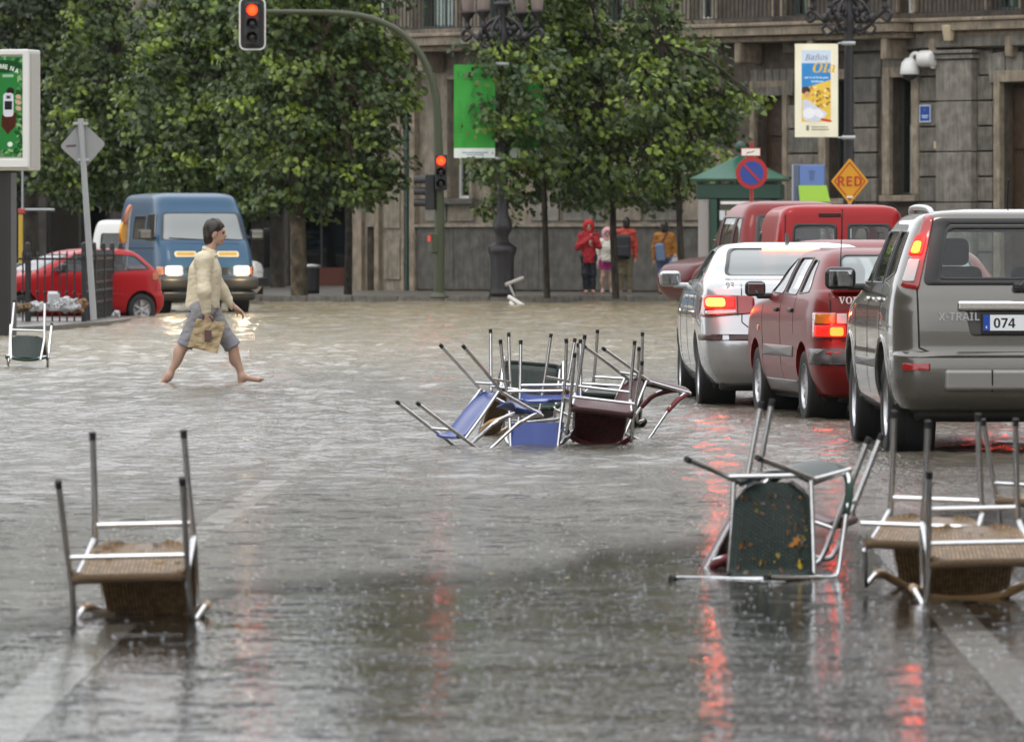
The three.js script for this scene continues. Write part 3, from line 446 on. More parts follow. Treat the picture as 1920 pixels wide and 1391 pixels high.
{ // the dark red hatchback beside it
  const c = car('red_hatchback', 'dark red hatchback with long aerial and VOLVO lettering between silver saloon and off-road car', 'car', {
    fine: 1, pos: V(3.293, 0, -60.57), turn: .12, paint: red(.17, .012, .011), nF: 7, nR: 11, wr: .30, ww: .19, axles: [-3.28, -.78], spokes: 12,
    rows: [[.2, -4.0, -.16, .74], [.34, -4.2, -.05, .80], [.44, -4.28, -.01, .825], [.56, -4.3, 0, .832], [.60, -4.28, -.05, .83], [.72, -4.22, -.055, .836], [.84, -4.1, -.06, .838], [.93, -3.85, -.065, .828], [1.0, -3.2, -.08, .81], [1.05, -3.0, -.12, .79], [1.08, -2.9, -.2, .775], [1.26, -2.52, -.50, .69], [1.36, -2.22, -.70, .62], [1.405, -1.95, -.9, .52], [1.42, -1.7, -1.15, .3]],
    cab: [-2.95, -.2, .45], side: [[[-2.72, 1.04], [-1.92, 1.03], [-1.92, 1.33], [-2.25, 1.33]], [[-1.86, 1.03], [-1.2, 1.02], [-1.2, 1.34], [-1.86, 1.34]], [[-1.12, 1.03], [-.62, 1.05], [-.86, 1.31], [-1.12, 1.33]]], back: [[[-.60, 1.09], [.60, 1.09], [.54, 1.36], [-.54, 1.36]]], front: [[-.64, 1.06], [.64, 1.06], [.55, 1.35], [-.55, 1.35]], seats: [[-2.0, 2], [-1.15, 2]], seatUp: -.08, backGlass: mistSkyGlass, mirrors: [-2.58, 1.0, .68] });
  const { t, P } = c;
  for (const s of [-1, 1]) {
    const fl = (a, b, y0, y1) => s < 0 ? rect(-b, -a, y0, y1) : rect(a, b, y0, y1);
    const lamp = mesh('tail_lamp', patch(P, 'B', fl(.56, .81, .68, .89), .012, .015), redGlass, t); mesh('indicator', patch(P, 'B', fl(.66, .80, .80, .88), .018, .01), amber, lamp); mesh('brake_light', patch(P, 'B', fl(.58, .80, .695, .785), .018, .01), lampRedDim, lamp); mesh('brake_bulb', patch(P, 'B', fl(.60, .70, .70, .77), .022, .02), glow(3, .5, .06), lamp); mesh('reversing_light', patch(P, 'B', fl(.57, .65, .80, .88), .018, .01), clearGlass, lamp);
    lampLight(t, 'tail', 0xff2a10, .15, P.end(s * .68, .74, 1).add(V(0, 0, .06)));
    const wh = s < 0 ? 'L' : 'R';
    mesh('side_moulding', strip(P, wh, [[-2.82, .56], [-1.22, .56]], .09, .006, .01), std(.10, .09, .085, .35), t); mesh('sill_trim', strip(P, wh, [[-2.85, .27], [-1.2, .27]], .1, .006, .008), std(.12, .11, .10, .4), t);
    mesh('door_seam', [strip(P, wh, [[-1.89, 1.02], [-1.89, .32]], .008, .001, .001), strip(P, wh, [[-2.86, .98], [-2.86, .34]], .008, .001, .001), strip(P, wh, [[-1.16, 1.02], [-1.2, .7]], .008, .001, .001)], seam, t);
    mesh('door_handle', [2.05, 1.28].map((z) => mv(rbox(.03, .035, .17, .012, 0, 0, 0), ...P.side(-z, .9, s).add(V(s * .01, 0, 0)).toArray())), M.black, t);
    mesh('side_repeater', patch(P, wh, [[-3.1, .72], [-3.02, .72], [-3.02, .76], [-3.1, .76]], .008, .01), amber, t);
  }
  mesh('bumper_trim', [strip(P, 'B', [[-.80, .53], [.80, .53]], .13, .014, .014), strip(P, 'L', [[-.38, .53], [-.03, .53]], .13, .012, .012), strip(P, 'R', [[-.38, .53], [-.03, .53]], .13, .012, .012)], std(.055, .05, .05, .25), t);
  mesh('boot_spoiler', [rbox(1.36, .05, .16, .02, 0, 1.075, -.13)], c.body.material, t); mesh('tailgate_seam', strip(P, 'B', [[-.70, 1.05], [-.70, .66], [.70, .66], [.70, 1.05]], .01, .001, .001), seam, t);
  mesh('lettering', text('VOLVO', .056, .006, serif).translate(-.50, .962, -.058), M.white, t); mesh('plate_recess', patch(P, 'B', rect(-.5, .5, .69, .88), .004, .02), std(.05, .012, .012, .4), t);
  mesh('aerial', cyl(P.end(-.62, 1.05, 1), P.end(-.62, 1.05, 1).add(V(.02, .68, .03)), .005, .003), M.black, t); mesh('lower_bumper', rbox(1.2, .1, .2, .04, 0, .2, -.4), M.black, t);
}
{ // the silver saloon
  const c = car('silver_saloon', 'silver four-door saloon with lit tail lamps and a lit high brake light', 'car', {
    fine: 1, pos: V(2.545, 0, -65.6), turn: .038, paint: paint(.50, .51, .52, { metalness: .6, roughness: .24 }), nF: 6, nR: 9, wr: .318, ww: .205, axles: [-3.64, -.96], spokes: 10,
    rows: [[.2, -4.3, -.2, .76], [.32, -4.5, -.08, .83], [.45, -4.6, -.02, .865], [.56, -4.63, 0, .876], [.66, -4.6, -.02, .88], [.80, -4.5, -.05, .882], [.92, -4.25, -.08, .872], [1.02, -3.9, -.10, .858], [1.08, -3.45, -.13, .84], [1.12, -3.2, -.22, .82], [1.145, -3.1, -.55, .80], [1.28, -2.8, -.86, .725], [1.38, -2.5, -1.15, .655], [1.44, -2.25, -1.42, .57], [1.465, -2.0, -1.7, .36]],
    cab: [-3.2, -.6, .45], side: [[[-2.95, 1.10], [-2.1, 1.11], [-2.1, 1.39], [-2.55, 1.38]], [[-2.04, 1.11], [-1.28, 1.12], [-1.42, 1.38], [-2.04, 1.40]]], back: [[[-.64, 1.165], [.64, 1.165], [.57, 1.41], [-.57, 1.41]]], front: [[-.66, 1.13], [.66, 1.13], [.58, 1.40], [-.58, 1.40]], seats: [[-2.2, 2], [-1.3, 3]], seatUp: -.02, backGlass: mistSkyGlass, mirrors: [-2.85, 1.06, .76], mirrorPaint: paint(.50, .51, .52, { metalness: .6, roughness: .3 }) });
  const { t, P } = c;
  for (const s of [-1, 1]) {
    const fl = (pts) => (s > 0 ? pts.map(([x, y]) => [-x, y]).reverse() : pts);
    const lamp = mesh('tail_lamp', patch(P, 'B', fl([[-.868, .80], [-.40, .835], [-.41, .99], [-.85, 1.00]]), .008, .04), redGlass, t); mesh('brake_light', patch(P, 'B', fl([[-.83, .875], [-.57, .88], [-.58, .985], [-.83, .985]]), .013, .03), lampRedDim, lamp); mesh('brake_bulb', patch(P, 'B', fl([[-.81, .895], [-.66, .895], [-.665, .97], [-.81, .97]]), .018, .03), s < 0 ? glow(7, 2.0, .2) : lampRed, lamp); mesh('reversing_light', patch(P, 'B', fl([[-.82, .825], [-.56, .84], [-.57, .865], [-.82, .858]]), .013, .01), clearGlass, lamp);
    mesh('lamp_seam', strip(P, 'B', [[s * .555, .82], [s * .56, .99]], .008, .012, .002), seam, t);
    lampLight(t, 'tail', 0xff2a10, .35, P.end(s * .74, .93, 1).add(V(0, 0, .07)));
    const wh = s < 0 ? 'L' : 'R'; mesh('door_seam', [strip(P, wh, [[-2.07, 1.1], [-2.07, .36]], .007, .001, .001), strip(P, wh, [[-3.05, 1.06], [-3.05, .36]], .007, .001, .001), strip(P, wh, [[-1.2, 1.11], [-1.3, .75]], .007, .001, .001)], seam, t);
    mesh('door_handle', [2.2, 1.42].map((z) => mv(rbox(.03, .035, .18, .012, 0, 0, 0), ...P.side(-z, .97, s).add(V(s * .01, 0, 0)).toArray())), M.steel, t);
  }
  mesh('bumper_trim', [strip(P, 'B', [[-.85, .625], [.85, .625]], .055, .008, .008), strip(P, 'L', [[-.55, .625], [-.05, .625]], .055, .006, .006)], std(.06, .03, .03, .35), t);
  mesh('lower_bumper', [rbox(1.4, .1, .25, .04, 0, .2, -.4)], M.black, t); mesh('boot_seam', strip(P, 'B', [[-.52, 1.11], [-.52, .76], [-.46, .71], [.46, .71], [.52, .76], [.52, 1.11]], .01, .001, .001), seam, t);
  mesh('high_brake_light', patch(P, 'B', rect(-.26, .26, 1.385, 1.405), .012, .005), glow(6, .7, .5), t); mesh('roof_fin', ext([[0, 0], [.14, 0], [.03, .085], [.0, .085]], .02, [], .004).rotateY(-Math.PI / 2).translate(.01, 1.455, -1.75), M.black, t);
  mesh('boot_trim', rbox(.62, .03, .03, .01, 0, 1.0, -.085), M.chrome, t); mesh('plate_recess', patch(P, 'B', rect(-.3, .3, .84, .97), .003, .02), std(.3, .3, .31, .3), t);
  mesh('badge', text('93', .05, .005).translate(-.62, 1.06, -.135), M.steel, t);
}
const vanRows = (k) => [[.25, -3.85, -.08, .76], [.42, -3.98, -.01, .82], [.6, -4, 0, .83], [.9, -3.9, -.02, .835], [1.03, -3.3, -.03, .825], [1.1, -3.0, -.035, .815], [1.45, -2.6, -.07, .775], [1.75 * k, -2.25, -.12, .72], [1.84 * k, -2.0, -.16, .665], [1.885 * k, -1.75, -.26, .52], [1.895 * k, -1.5, -.5, .3]];
{ // the red van with twin rear doors
  const c = car('red_van', 'bright red van with twin rear doors and two rear windows', 'van', { pos: V(3.86, 0, -87), turn: .07, paint: red(.34, .012, .014), nF: 8, nR: 16, wr: .31, axles: [-3.2, -.62], rows: vanRows(1.01), cab: [-3.0, -.15, .6], side: [[[-2.75, 1.12], [-1.8, 1.12], [-1.8, 1.6], [-2.35, 1.6]]], back: [[[-.62, 1.15], [-.06, 1.15], [-.06, 1.69], [-.57, 1.69]], [[.06, 1.15], [.62, 1.15], [.57, 1.69], [.06, 1.69]]], backRing: .12, front: [[-.66, 1.13], [.66, 1.13], [.58, 1.66], [-.58, 1.66]], seats: [[-2.2, 2]], seatUp: .15 });
  const { t, P } = c; mesh('door_seam', [strip(P, 'B', [[0, .5], [0, 1.86]], .012, .002, .002), strip(P, 'B', [[-.7, .5], [-.66, 1.8]], .012, .002, .002), strip(P, 'B', [[.7, .5], [.66, 1.8]], .012, .002, .002)], seam, t);
  mesh('high_brake_light', rbox(.26, .05, .03, .01, -.14, 1.79, -.125), std(.05, .01, .01, .3), t); for (const s of [-1, 1]) mesh('tail_lamp', patch(P, 'B', s < 0 ? rect(-.81, -.72, .75, 1.15) : rect(.72, .81, .75, 1.15), .012, .02), s > 0 ? lampRedDim : redGlass, t); mesh('bumper', rbox(1.6, .2, .16, .05, 0, .5, 0), M.plastic, t);
  mesh('rear_wiper', tube([[-.4, 1.2, .0], [-.15, 1.24, .0]], .01), M.black, t);
}
{ // the red people carrier further ahead
  const c = car('red_people_carrier', 'dull red people carrier half hidden to the left of the red van', 'car', { pos: V(4.1, .02, -105.6), turn: .172, paint: red(.2, .016, .016), nF: 7, nR: 10, wr: .32, axles: [-3.4, -.7], rows: [[.25, -4.2, -.1, .8], [.45, -4.4, -.01, .86], [.7, -4.4, 0, .88], [1.0, -4.0, -.05, .88], [1.12, -3.4, -.08, .87], [1.18, -3.1, -.1, .86], [1.6, -2.5, -.3, .80], [1.85, -2.1, -.45, .72], [1.99, -1.8, -.6, .62], [2.04, -1.6, -.8, .45], [2.05, -1.4, -1, .3]], cab: [-3.1, -.2, .6], side: [[[-2.85, 1.2], [-1.9, 1.2], [-1.9, 1.82], [-2.3, 1.82]], [[-1.82, 1.2], [-.95, 1.2], [-.95, 1.83], [-1.82, 1.83]], [[-.87, 1.2], [-.34, 1.22], [-.56, 1.82], [-.87, 1.83]]], back: [[[-.66, 1.25], [.66, 1.25], [.56, 1.85], [-.56, 1.85]]], backRing: .1, front: [[-.66, 1.2], [.66, 1.2], [.58, 1.8], [-.58, 1.8]], seats: [[-2.2, 2], [-1.1, 3]], seatUp: .3 });
  for (const s of [-1, 1]) mesh('tail_lamp', patch(c.P, 'B', s < 0 ? rect(-.85, -.7, .9, 1.2) : rect(.7, .85, .9, 1.2), .012, .02), redGlass, c.t);
  mesh('rear_wiper', tube([[-.3, 1.5, -.22], [-.02, 1.4, -.17], [.1, 1.3, -.13]], .012), M.black, c.t);
}
const saloonRows = [[.2, -4.0, -.15, .76], [.42, -4.2, -.02, .84], [.6, -4.25, 0, .85], [.85, -4.1, -.04, .85], [.97, -3.7, -.06, .83], [1.04, -3.1, -.1, .82], [1.09, -2.9, -.3, .8], [1.28, -2.5, -.65, .70], [1.43, -2.1, -1.0, .60], [1.48, -1.9, -1.2, .48], [1.495, -1.7, -1.4, .3]];
const saloon = (name, label, o) => { const c = car(name, label, 'car', { nF: 7, nR: 9, wr: .3, axles: [-3.35, -.75], rows: saloonRows, cab: [-2.9, -.3, .5], side: [[[-2.7, 1.06], [-1.9, 1.06], [-1.9, 1.40], [-2.2, 1.40]], [[-1.83, 1.06], [-1.0, 1.07], [-1.18, 1.40], [-1.83, 1.41]]], back: [[[-.6, 1.12], [.6, 1.12], [.52, 1.40], [-.52, 1.40]]], front: [[-.64, 1.07], [.64, 1.07], [.55, 1.40], [-.55, 1.40]], seats: [[-2.0, 2], [-1.1, 2]], seatUp: -.02, ...o }); for (const s of [-1, 1]) { mesh('tail_lamp', patch(c.P, 'B', s < 0 ? rect(-.82, -.58, .74, .9) : rect(.58, .82, .74, .9), .01, .02), lampRedDim, c.t); mesh('side_reflector', patch(c.P, s < 0 ? 'L' : 'R', rect(-.3, -.12, .74, .88), .01, .02), s < 0 ? amber : redGlass, c.t); mesh('door_seam', strip(c.P, s < 0 ? 'L' : 'R', [[-1.86, 1.05], [-1.86, .35]], .01, .001, .001), seam, c.t); } return c; };
saloon('red_saloon', 'red saloon showing only its roof above the silver saloon and dark red hatchback', { pos: V(3.55, 0, -74.5), turn: .065, paint: red(.2, .012, .012) });
saloon('maroon_saloon', 'maroon car in the far distance, mostly hidden behind the silver saloon', { pos: V(6.75, .2, -142), turn: 2.05, paint: red(.085, .01, .013) });

{ // the small red car stuck behind the iron railings on the left
  const c = car('small_red_car', 'small bright red three-door car standing in the flood behind the iron railings', 'car', { pos: at(281, 535, 55.6).setY(-.04), turn: 2.076, paint: red(.34, .008, .012), nF: 7, nR: 9, wr: .29, ww: .19, axles: [-3.05, -.56], spokes: 6, seatUp: -.05,
    rows: [[.18, -3.5, -.1, .74], [.35, -3.68, -.01, .80], [.52, -3.75, 0, .81], [.58, -3.75, -.05, .812], [.75, -3.62, -.07, .81], [.88, -3.3, -.09, .80], [.95, -2.95, -.12, .785], [1.0, -2.75, -.16, .77], [1.2, -2.25, -.38, .69], [1.34, -1.85, -.56, .60], [1.4, -1.55, -.75, .48], [1.42, -1.3, -1.0, .3]],
    cab: [-2.7, -.2, .45], side: [[[-2.45, 1.0], [-1.35, .98], [-1.35, 1.32], [-1.88, 1.31]], [[-1.27, .98], [-.36, 1.02], [-.64, 1.28], [-1.27, 1.32]]], back: [[[-.56, 1.04], [.56, 1.04], [.48, 1.3], [-.48, 1.3]]], front: [[-.62, 1.0], [.62, 1.0], [.52, 1.31], [-.52, 1.31]], seats: [[-1.75, 2], [-.9, 2]], mirrors: [-2.3, .98, .95] });
  const { t, P } = c; for (const s of [-1, 1]) { const wh = s < 0 ? 'L' : 'R'; mesh('door_seam', [strip(P, wh, [[-1.31, 1], [-1.31, .32]], .01, .001, .001), strip(P, wh, [[-2.45, .95], [-2.45, .32]], .01, .001, .001)], seam, t); mesh('side_repeater', patch(P, wh, rect(-3.42, -3.32, .66, .72), .01, .01), glow(2.6, 1.3, .02), t); mesh('tail_lamp', patch(P, wh, rect(-.34, -.19, .82, .95), .01, .02), std(.35, .1, .02, .2), t); mesh('side_moulding', strip(P, wh, [[-2.4, .55], [-.95, .55]], .05, .005, .008), c.body.material, t); mesh('headlamp', patch(P, 'F', s < 0 ? rect(-.72, -.4, .6, .75) : rect(.4, .72, .6, .75), .01, .04), clearGlass, t); }
}
{ // the blue van facing us with its headlamps on
  const c = car('blue_van', 'blue high-roof van facing the camera with headlamps on in the flood', 'van', { pos: V(-7.04, .08, -150.45), turn: Math.PI + .225, paint: paint(.03, .08, .145, { clearcoat: .25, specularIntensity: .35, roughness: .35 }), nF: 9, nR: 16, wr: .34, ww: .2, axles: [-4.05, -1.1], facing: -1, seatUp: .45, frontGlass: mistSkyGlass,
    rows: [[.32, -4.86, -.05, .9], [.5, -4.98, 0, .96], [.7, -5, 0, .985], [.76, -4.97, 0, .98], [.95, -4.95, 0, .985], [1.2, -4.80, 0, .975], [1.4, -4.62, 0, .96], [1.47, -4.52, 0, .95], [1.95, -4.18, -.01, .89], [2.12, -4.0, -.02, .86], [2.28, -3.85, -.06, .81], [2.36, -3.6, -.15, .72], [2.39, -3.3, -.4, .5]],
    cab: [-4.5, -.1, .75], side: [[[-4.25, 1.42], [-3.3, 1.42], [-3.3, 1.98], [-3.98, 1.98]], [[-3.1, 1.45], [-1.8, 1.45], [-1.8, 1.95], [-3.1, 1.95]]], front: [[-.84, 1.46], [.84, 1.46], [.76, 2.0], [-.76, 2.0]], seats: [[-3.6, 2]], mirrors: [-4.2, 1.5, 1.05] });
  const { t, P } = c;
  for (const s of [-1, 1]) {
    const fl = (a, b, y0, y1) => s < 0 ? rect(-b, -a, y0, y1) : rect(a, b, y0, y1);
    const h = mesh('headlamp', patch(P, 'F', fl(.5, .84, .76, .96), .012, .05), clearGlass, t); mesh('headlamp_bulb', patch(P, 'F', fl(.54, .82, .775, .945), .018, .06), glow(3.4, 2.8, 1.8), h); mesh('indicator', patch(P, 'F', fl(.86, .955, .77, .94), .014, .03), amber, t);
    lampLight(t, 'head', 0xffe2b0, .9, P.end(s * .68, .86, -1).add(V(0, -.05, -.4)), .09);
  }
  mesh('bumper', [rbox(2.0, .26, .3, .08, 0, .62, -4.92), rbox(1.9, .2, .3, .08, 0, .38, -4.84)], M.plastic, t); mesh('grille', patch(P, 'F', rect(-.44, .44, .78, .92), .006, .03), M.black, t);
  const pill = (x) => patch(P, 'F', rect(x - .22, x + .22, 1.13, 1.24), .006, .055); mesh('badge_strip', [pill(-.42), pill(.42)], std(.62, .55, .36, .4), t); mesh('badge_centre', [patch(P, 'F', rect(-.6, -.24, 1.155, 1.215), .010, .03), patch(P, 'F', rect(.24, .6, 1.155, 1.215), .010, .03)], std(.5, .28, .03, .4), t);
  mesh('wiper', [tube([[-.7, 1.46, -4.62], [.0, 1.5, -4.62]], .012), tube([[0, 1.46, -4.62], [.7, 1.5, -4.6]], .012)], M.black, t); mesh('dashboard', rbox(1.7, .1, .35, .04, 0, 1.42, -4.3), M.seat, t); mesh('papers', rbox(.35, .015, .2, .004, .3, 1.48, -4.35), std(.55, .55, .1, .6), t);
  mesh('side_strip', [strip(P, 'L', [[-4.3, 1.3], [-.3, 1.3]], .02, .003, .006), strip(P, 'R', [[-4.3, 1.3], [-.3, 1.3]], .02, .003, .006)], seam, t);
}
{ // white van behind
  const c = car('white_van', 'white van whose windscreen pillar shows behind the blue van on the left', 'van', { pos: V(-8.7, .15, -163), turn: Math.PI + .81, paint: paint(.6, .6, .58), nF: 9, nR: 14, wr: .31, axles: [-3.2, -.7], rows: vanRows(.98), cab: [-3.0, -.15, .6], side: [[[-2.75, 1.12], [-1.8, 1.12], [-1.8, 1.55], [-2.35, 1.55]], [[-1.7, 1.12], [-.4, 1.12], [-.4, 1.55], [-1.7, 1.55]]], front: [[-.66, 1.13], [.66, 1.13], [.58, 1.6], [-.58, 1.6]], seats: [[-2.2, 2]], seatUp: .15 });
  mesh('bumper', rbox(1.6, .2, .16, .05, 0, .5, -3.95), M.plastic, c.t); for (const s of [-1, 1]) mesh('headlamp', patch(c.P, 'F', s < 0 ? rect(-.75, -.45, .7, .9) : rect(.45, .75, .7, .9), .01, .04), clearGlass, c.t);
}
// ---------------------------------------------------------------- terrace chairs washed into the street
function slab(f, nu, nv, th) {                        // a curved panel with thickness; f(u, v) -> point
  const pos = [], uv = [], idx = [], P = [], N = [];
  for (let j = 0; j <= nv; j++) for (let i = 0; i <= nu; i++) { const u = i / nu, v = j / nv, p = f(u, v), e = .01, a = f(Math.min(1, u + e), v).sub(f(Math.max(0, u - e), v)), b = f(u, Math.min(1, v + e)).sub(f(u, Math.max(0, v - e))); P.push(p); N.push(a.cross(b).normalize()); }
  const w = nu + 1, n = P.length;
  for (const s of [.5, -.5]) P.forEach((p, k) => { pos.push(...p.clone().addScaledVector(N[k], s * th).toArray()); uv.push((k % w) / nu * .42, ((k / w) | 0) / nv * .42); });
  for (let j = 0; j < nv; j++) for (let i = 0; i < nu; i++) { const a = j * w + i; idx.push(a, a + 1, a + w, a + 1, a + w + 1, a + w, n + a, n + a + w, n + a + 1, n + a + 1, n + a + w, n + a + w + 1); }
  const edge = (a, b) => idx.push(a, n + a, b, b, n + a, n + b);
  for (let i = 0; i < nu; i++) { edge(i + 1, i); edge(nv * w + i, nv * w + i + 1); } for (let j = 0; j < nv; j++) { edge(j * w, (j + 1) * w); edge((j + 1) * w + nu, j * w + nu); }
  const g = new THREE.BufferGeometry(); g.setAttribute('position', new THREE.Float32BufferAttribute(pos, 3)); g.setAttribute('uv', new THREE.Float32BufferAttribute(uv, 2)); g.setIndex(idx);
  const h = g.toNonIndexed(); h.computeVertexNormals(); return h;
}
const wicker = (r, g, b) => ({ seat: std(r, g, b, .38, { map: weaveTex, bumpMap: weaveBump, bumpScale: .004 }), rail: std(r * .8, g * .8, b * .8, .4, { bumpMap: weaveBump, bumpScale: .002 }), metalRail: false });
const KIND = { beige: wicker(.66, .41, .19), green: wicker(.016, .062, .04), maroon: wicker(.26, .04, .048), blue: { seat: std(.03, .06, .27, .3, { map: holesTex }), rail: M.chrome, metalRail: true } };
const alu = std(.72, .72, .73, .22, { metalness: 1, bumpMap: grain, bumpScale: .0004 });
function chair(kind, label, pose, o = {}) {
  const k = KIND[kind], wf = kind === 'blue' ? .22 : .238, wr = kind === 'blue' ? .24 : .178, t = thing(kind + '_chair', label, 'chair', V(pose[0], pose[1], pose[2]), 0, 'terrace chairs overturned in the flooded street'), r = o.r || .0125;
  t.quaternion.set(pose[3], pose[4], pose[5], pose[6]).normalize();
  const legs = (g, cap, s, z) => { const m = mesh('leg', g, alu, t); mesh('foot_cap', cap, M.rubber, m); };
  for (const s of [-1, 1]) {
    if (!o.noFront) legs(tube([[s * wf, .02, .24], [s * (wf * .5 + .112), .25, .226], [s * .224, .45, .21]], r, 10), cyl(V(s * wf, -.008, .242), V(s * wf, .022, .24), r * 1.12), s);
    legs(tube([[s * wr, .02, -.268], [s * (wr * .6 + .078), .25, -.24], [s * .196, .45, -.212]], r, 10), cyl(V(s * wr, -.008, -.272), V(s * wr, .022, -.267), r * 1.12), s);
    mesh('armrest', tube([[s * .224, .44, .211], [s * .228, .54, .205], [s * .23, .592, .19], [s * .231, .61, .15], [s * .233, .625, .06], [s * .236, .645, -.06], [s * .236, .66, -.13], [s * .205, .715, -.24], [s * .14, .765, -.282]], r, 40), alu, t);
    mesh('back_post', tube([[s * .196, .44, -.213], [s * .188, .55, -.235], [s * .17, .78, -.283]], r, 12), alu, t);
    mesh('seat_rail', tube([[s * .216, .428, .2], [s * .205, .425, 0], [s * .196, .415, -.21]], r * .9, 10), alu, t);
  }
  mesh('stretcher', tube([[-wf * .4 - .134, .315, .222], [wf * .4 + .134, .315, .222]], r * .85, 4), alu, t); mesh('stretcher', tube([[-wr * .2 - .157, .36, -.225], [wr * .2 + .157, .36, -.225]], r * .85, 4), alu, t);
  mesh('back_rail', tube([[.236, .652, -.09], [.226, .69, -.19], [.17, .755, -.265], [.09, .79, -.298], [0, .80, -.306], [-.09, .79, -.298], [-.17, .755, -.265], [-.226, .69, -.19], [-.236, .652, -.09]], k.metalRail ? r * 1.05 : .019, 48), k.rail, t);
  mesh('seat', [slab((u, v) => { const x = (u - .5) * (.43 - .05 * v) * (1 - .5 * Math.max(0, (v - .72) / .28) ** 2.5), z = .235 - .44 * v, e = Math.min(1, v / .16), q = (Math.abs(u - .5) * 2) ** 5; return V(x, .44 - .018 * Math.sin(Math.PI * u) * Math.sin(Math.PI * v) - .05 * (1 - e) ** 2 - .022 * q, z); }, 14, 22, .016), ...(k.metalRail ? [] : [tube([[-.205, .415, .2], [-.19, .395, .243], [0, .392, .247], [.19, .395, .243], [.205, .415, .2]], .019, 24)])], k.seat, t);
  mesh('backrest', slab((u, v) => { const a = u - .5, w = .375 - .03 * v + (k.metalRail ? .03 : 0), y = (k.metalRail ? .585 : .45) + v * (k.metalRail ? .2 : .335) - .05 * v * (2 * a) ** 4, z = -.225 - .075 * v - .055 * Math.cos(a * Math.PI) + .03; return V(a * w, y, z); }, 14, 14, .014), k.seat, t);
  return t;
}
const up = (p, d) => [p[0], p[1] + d, ...p.slice(2)];
chair('beige', 'beige wicker chair standing upside down alone at the lower left', up([-1.468, .59, -28.564, -.0468, -.1682, .9844, -.0212], .03));
const c2 = chair('green', 'dark green wicker chair tipped on its front with leaf litter stuck under its seat', up([.893, .243, -31.926, -.2019, -.6359, .7166, -.203], .01));
chair('maroon', 'maroon wicker chair upturned sideways close behind the leaf-strewn green chair', up([1.393, .632, -33.313, .6369, -.1197, .7556, .0953], .02));
chair('beige', 'beige wicker chair upside down at the right edge, its seat edge towards the camera', up([1.873, .607, -29.794, .0377, -.1852, .982, -.0028], .02));
chair('beige', 'beige wicker chair upside down, left neighbour of the beige chair at the right edge', up([1.704, .631, -30.806, -.116, -.1537, .9813, -.0032], .02), { noFront: true });
chair('beige', 'beige wicker chair cut by the right edge behind the two upturned ones', up([2.60, .64, -35.9, -.3228, -.1149, .9392, -.0218], .0));
chair('blue', 'blue chair tipped over at the left end of the heap in mid-street', [-.581, .531, -51.771, -.5222, -.3467, .7397, -.2447]);
chair('blue', 'blue perforated chair upside down in the middle of the heap, its back towards the camera', [.217, .758, -53.08, .9924, .0069, .1225, .0124]);
chair('maroon', 'maroon wicker chair tipped forward at the right end of the heap, arm loops outward', [.48, .45, -54.463, .4785, .4494, -.7018, .2767]);
chair('maroon', 'maroon wicker chair upside down between the blue chair and the tipped maroon chair', [.685, .705, -52.619, -.0072, -.1269, .9902, .058]);
chair('green', 'green chair upside down at the back of the heap behind the maroon chairs', [.791, .707, -57.858, -.0918, -.1031, .9902, .0187]);
chair('green', 'green chair lying behind the upturned blue chair, its back tilted up', [.112, .13, -57.6, .0458, .846, .5312, .004]);
chair('beige', 'beige chair wedged low between the two blue chairs', [.157, .77, -55.581, .5545, -.0046, .8304, .054]);
chair('green', 'green chair upside down in the water at the left edge, its back towards the camera', [-5.598, .646, -86.716, .9637, -.0149, -.0062, .2664], { r: .015 });
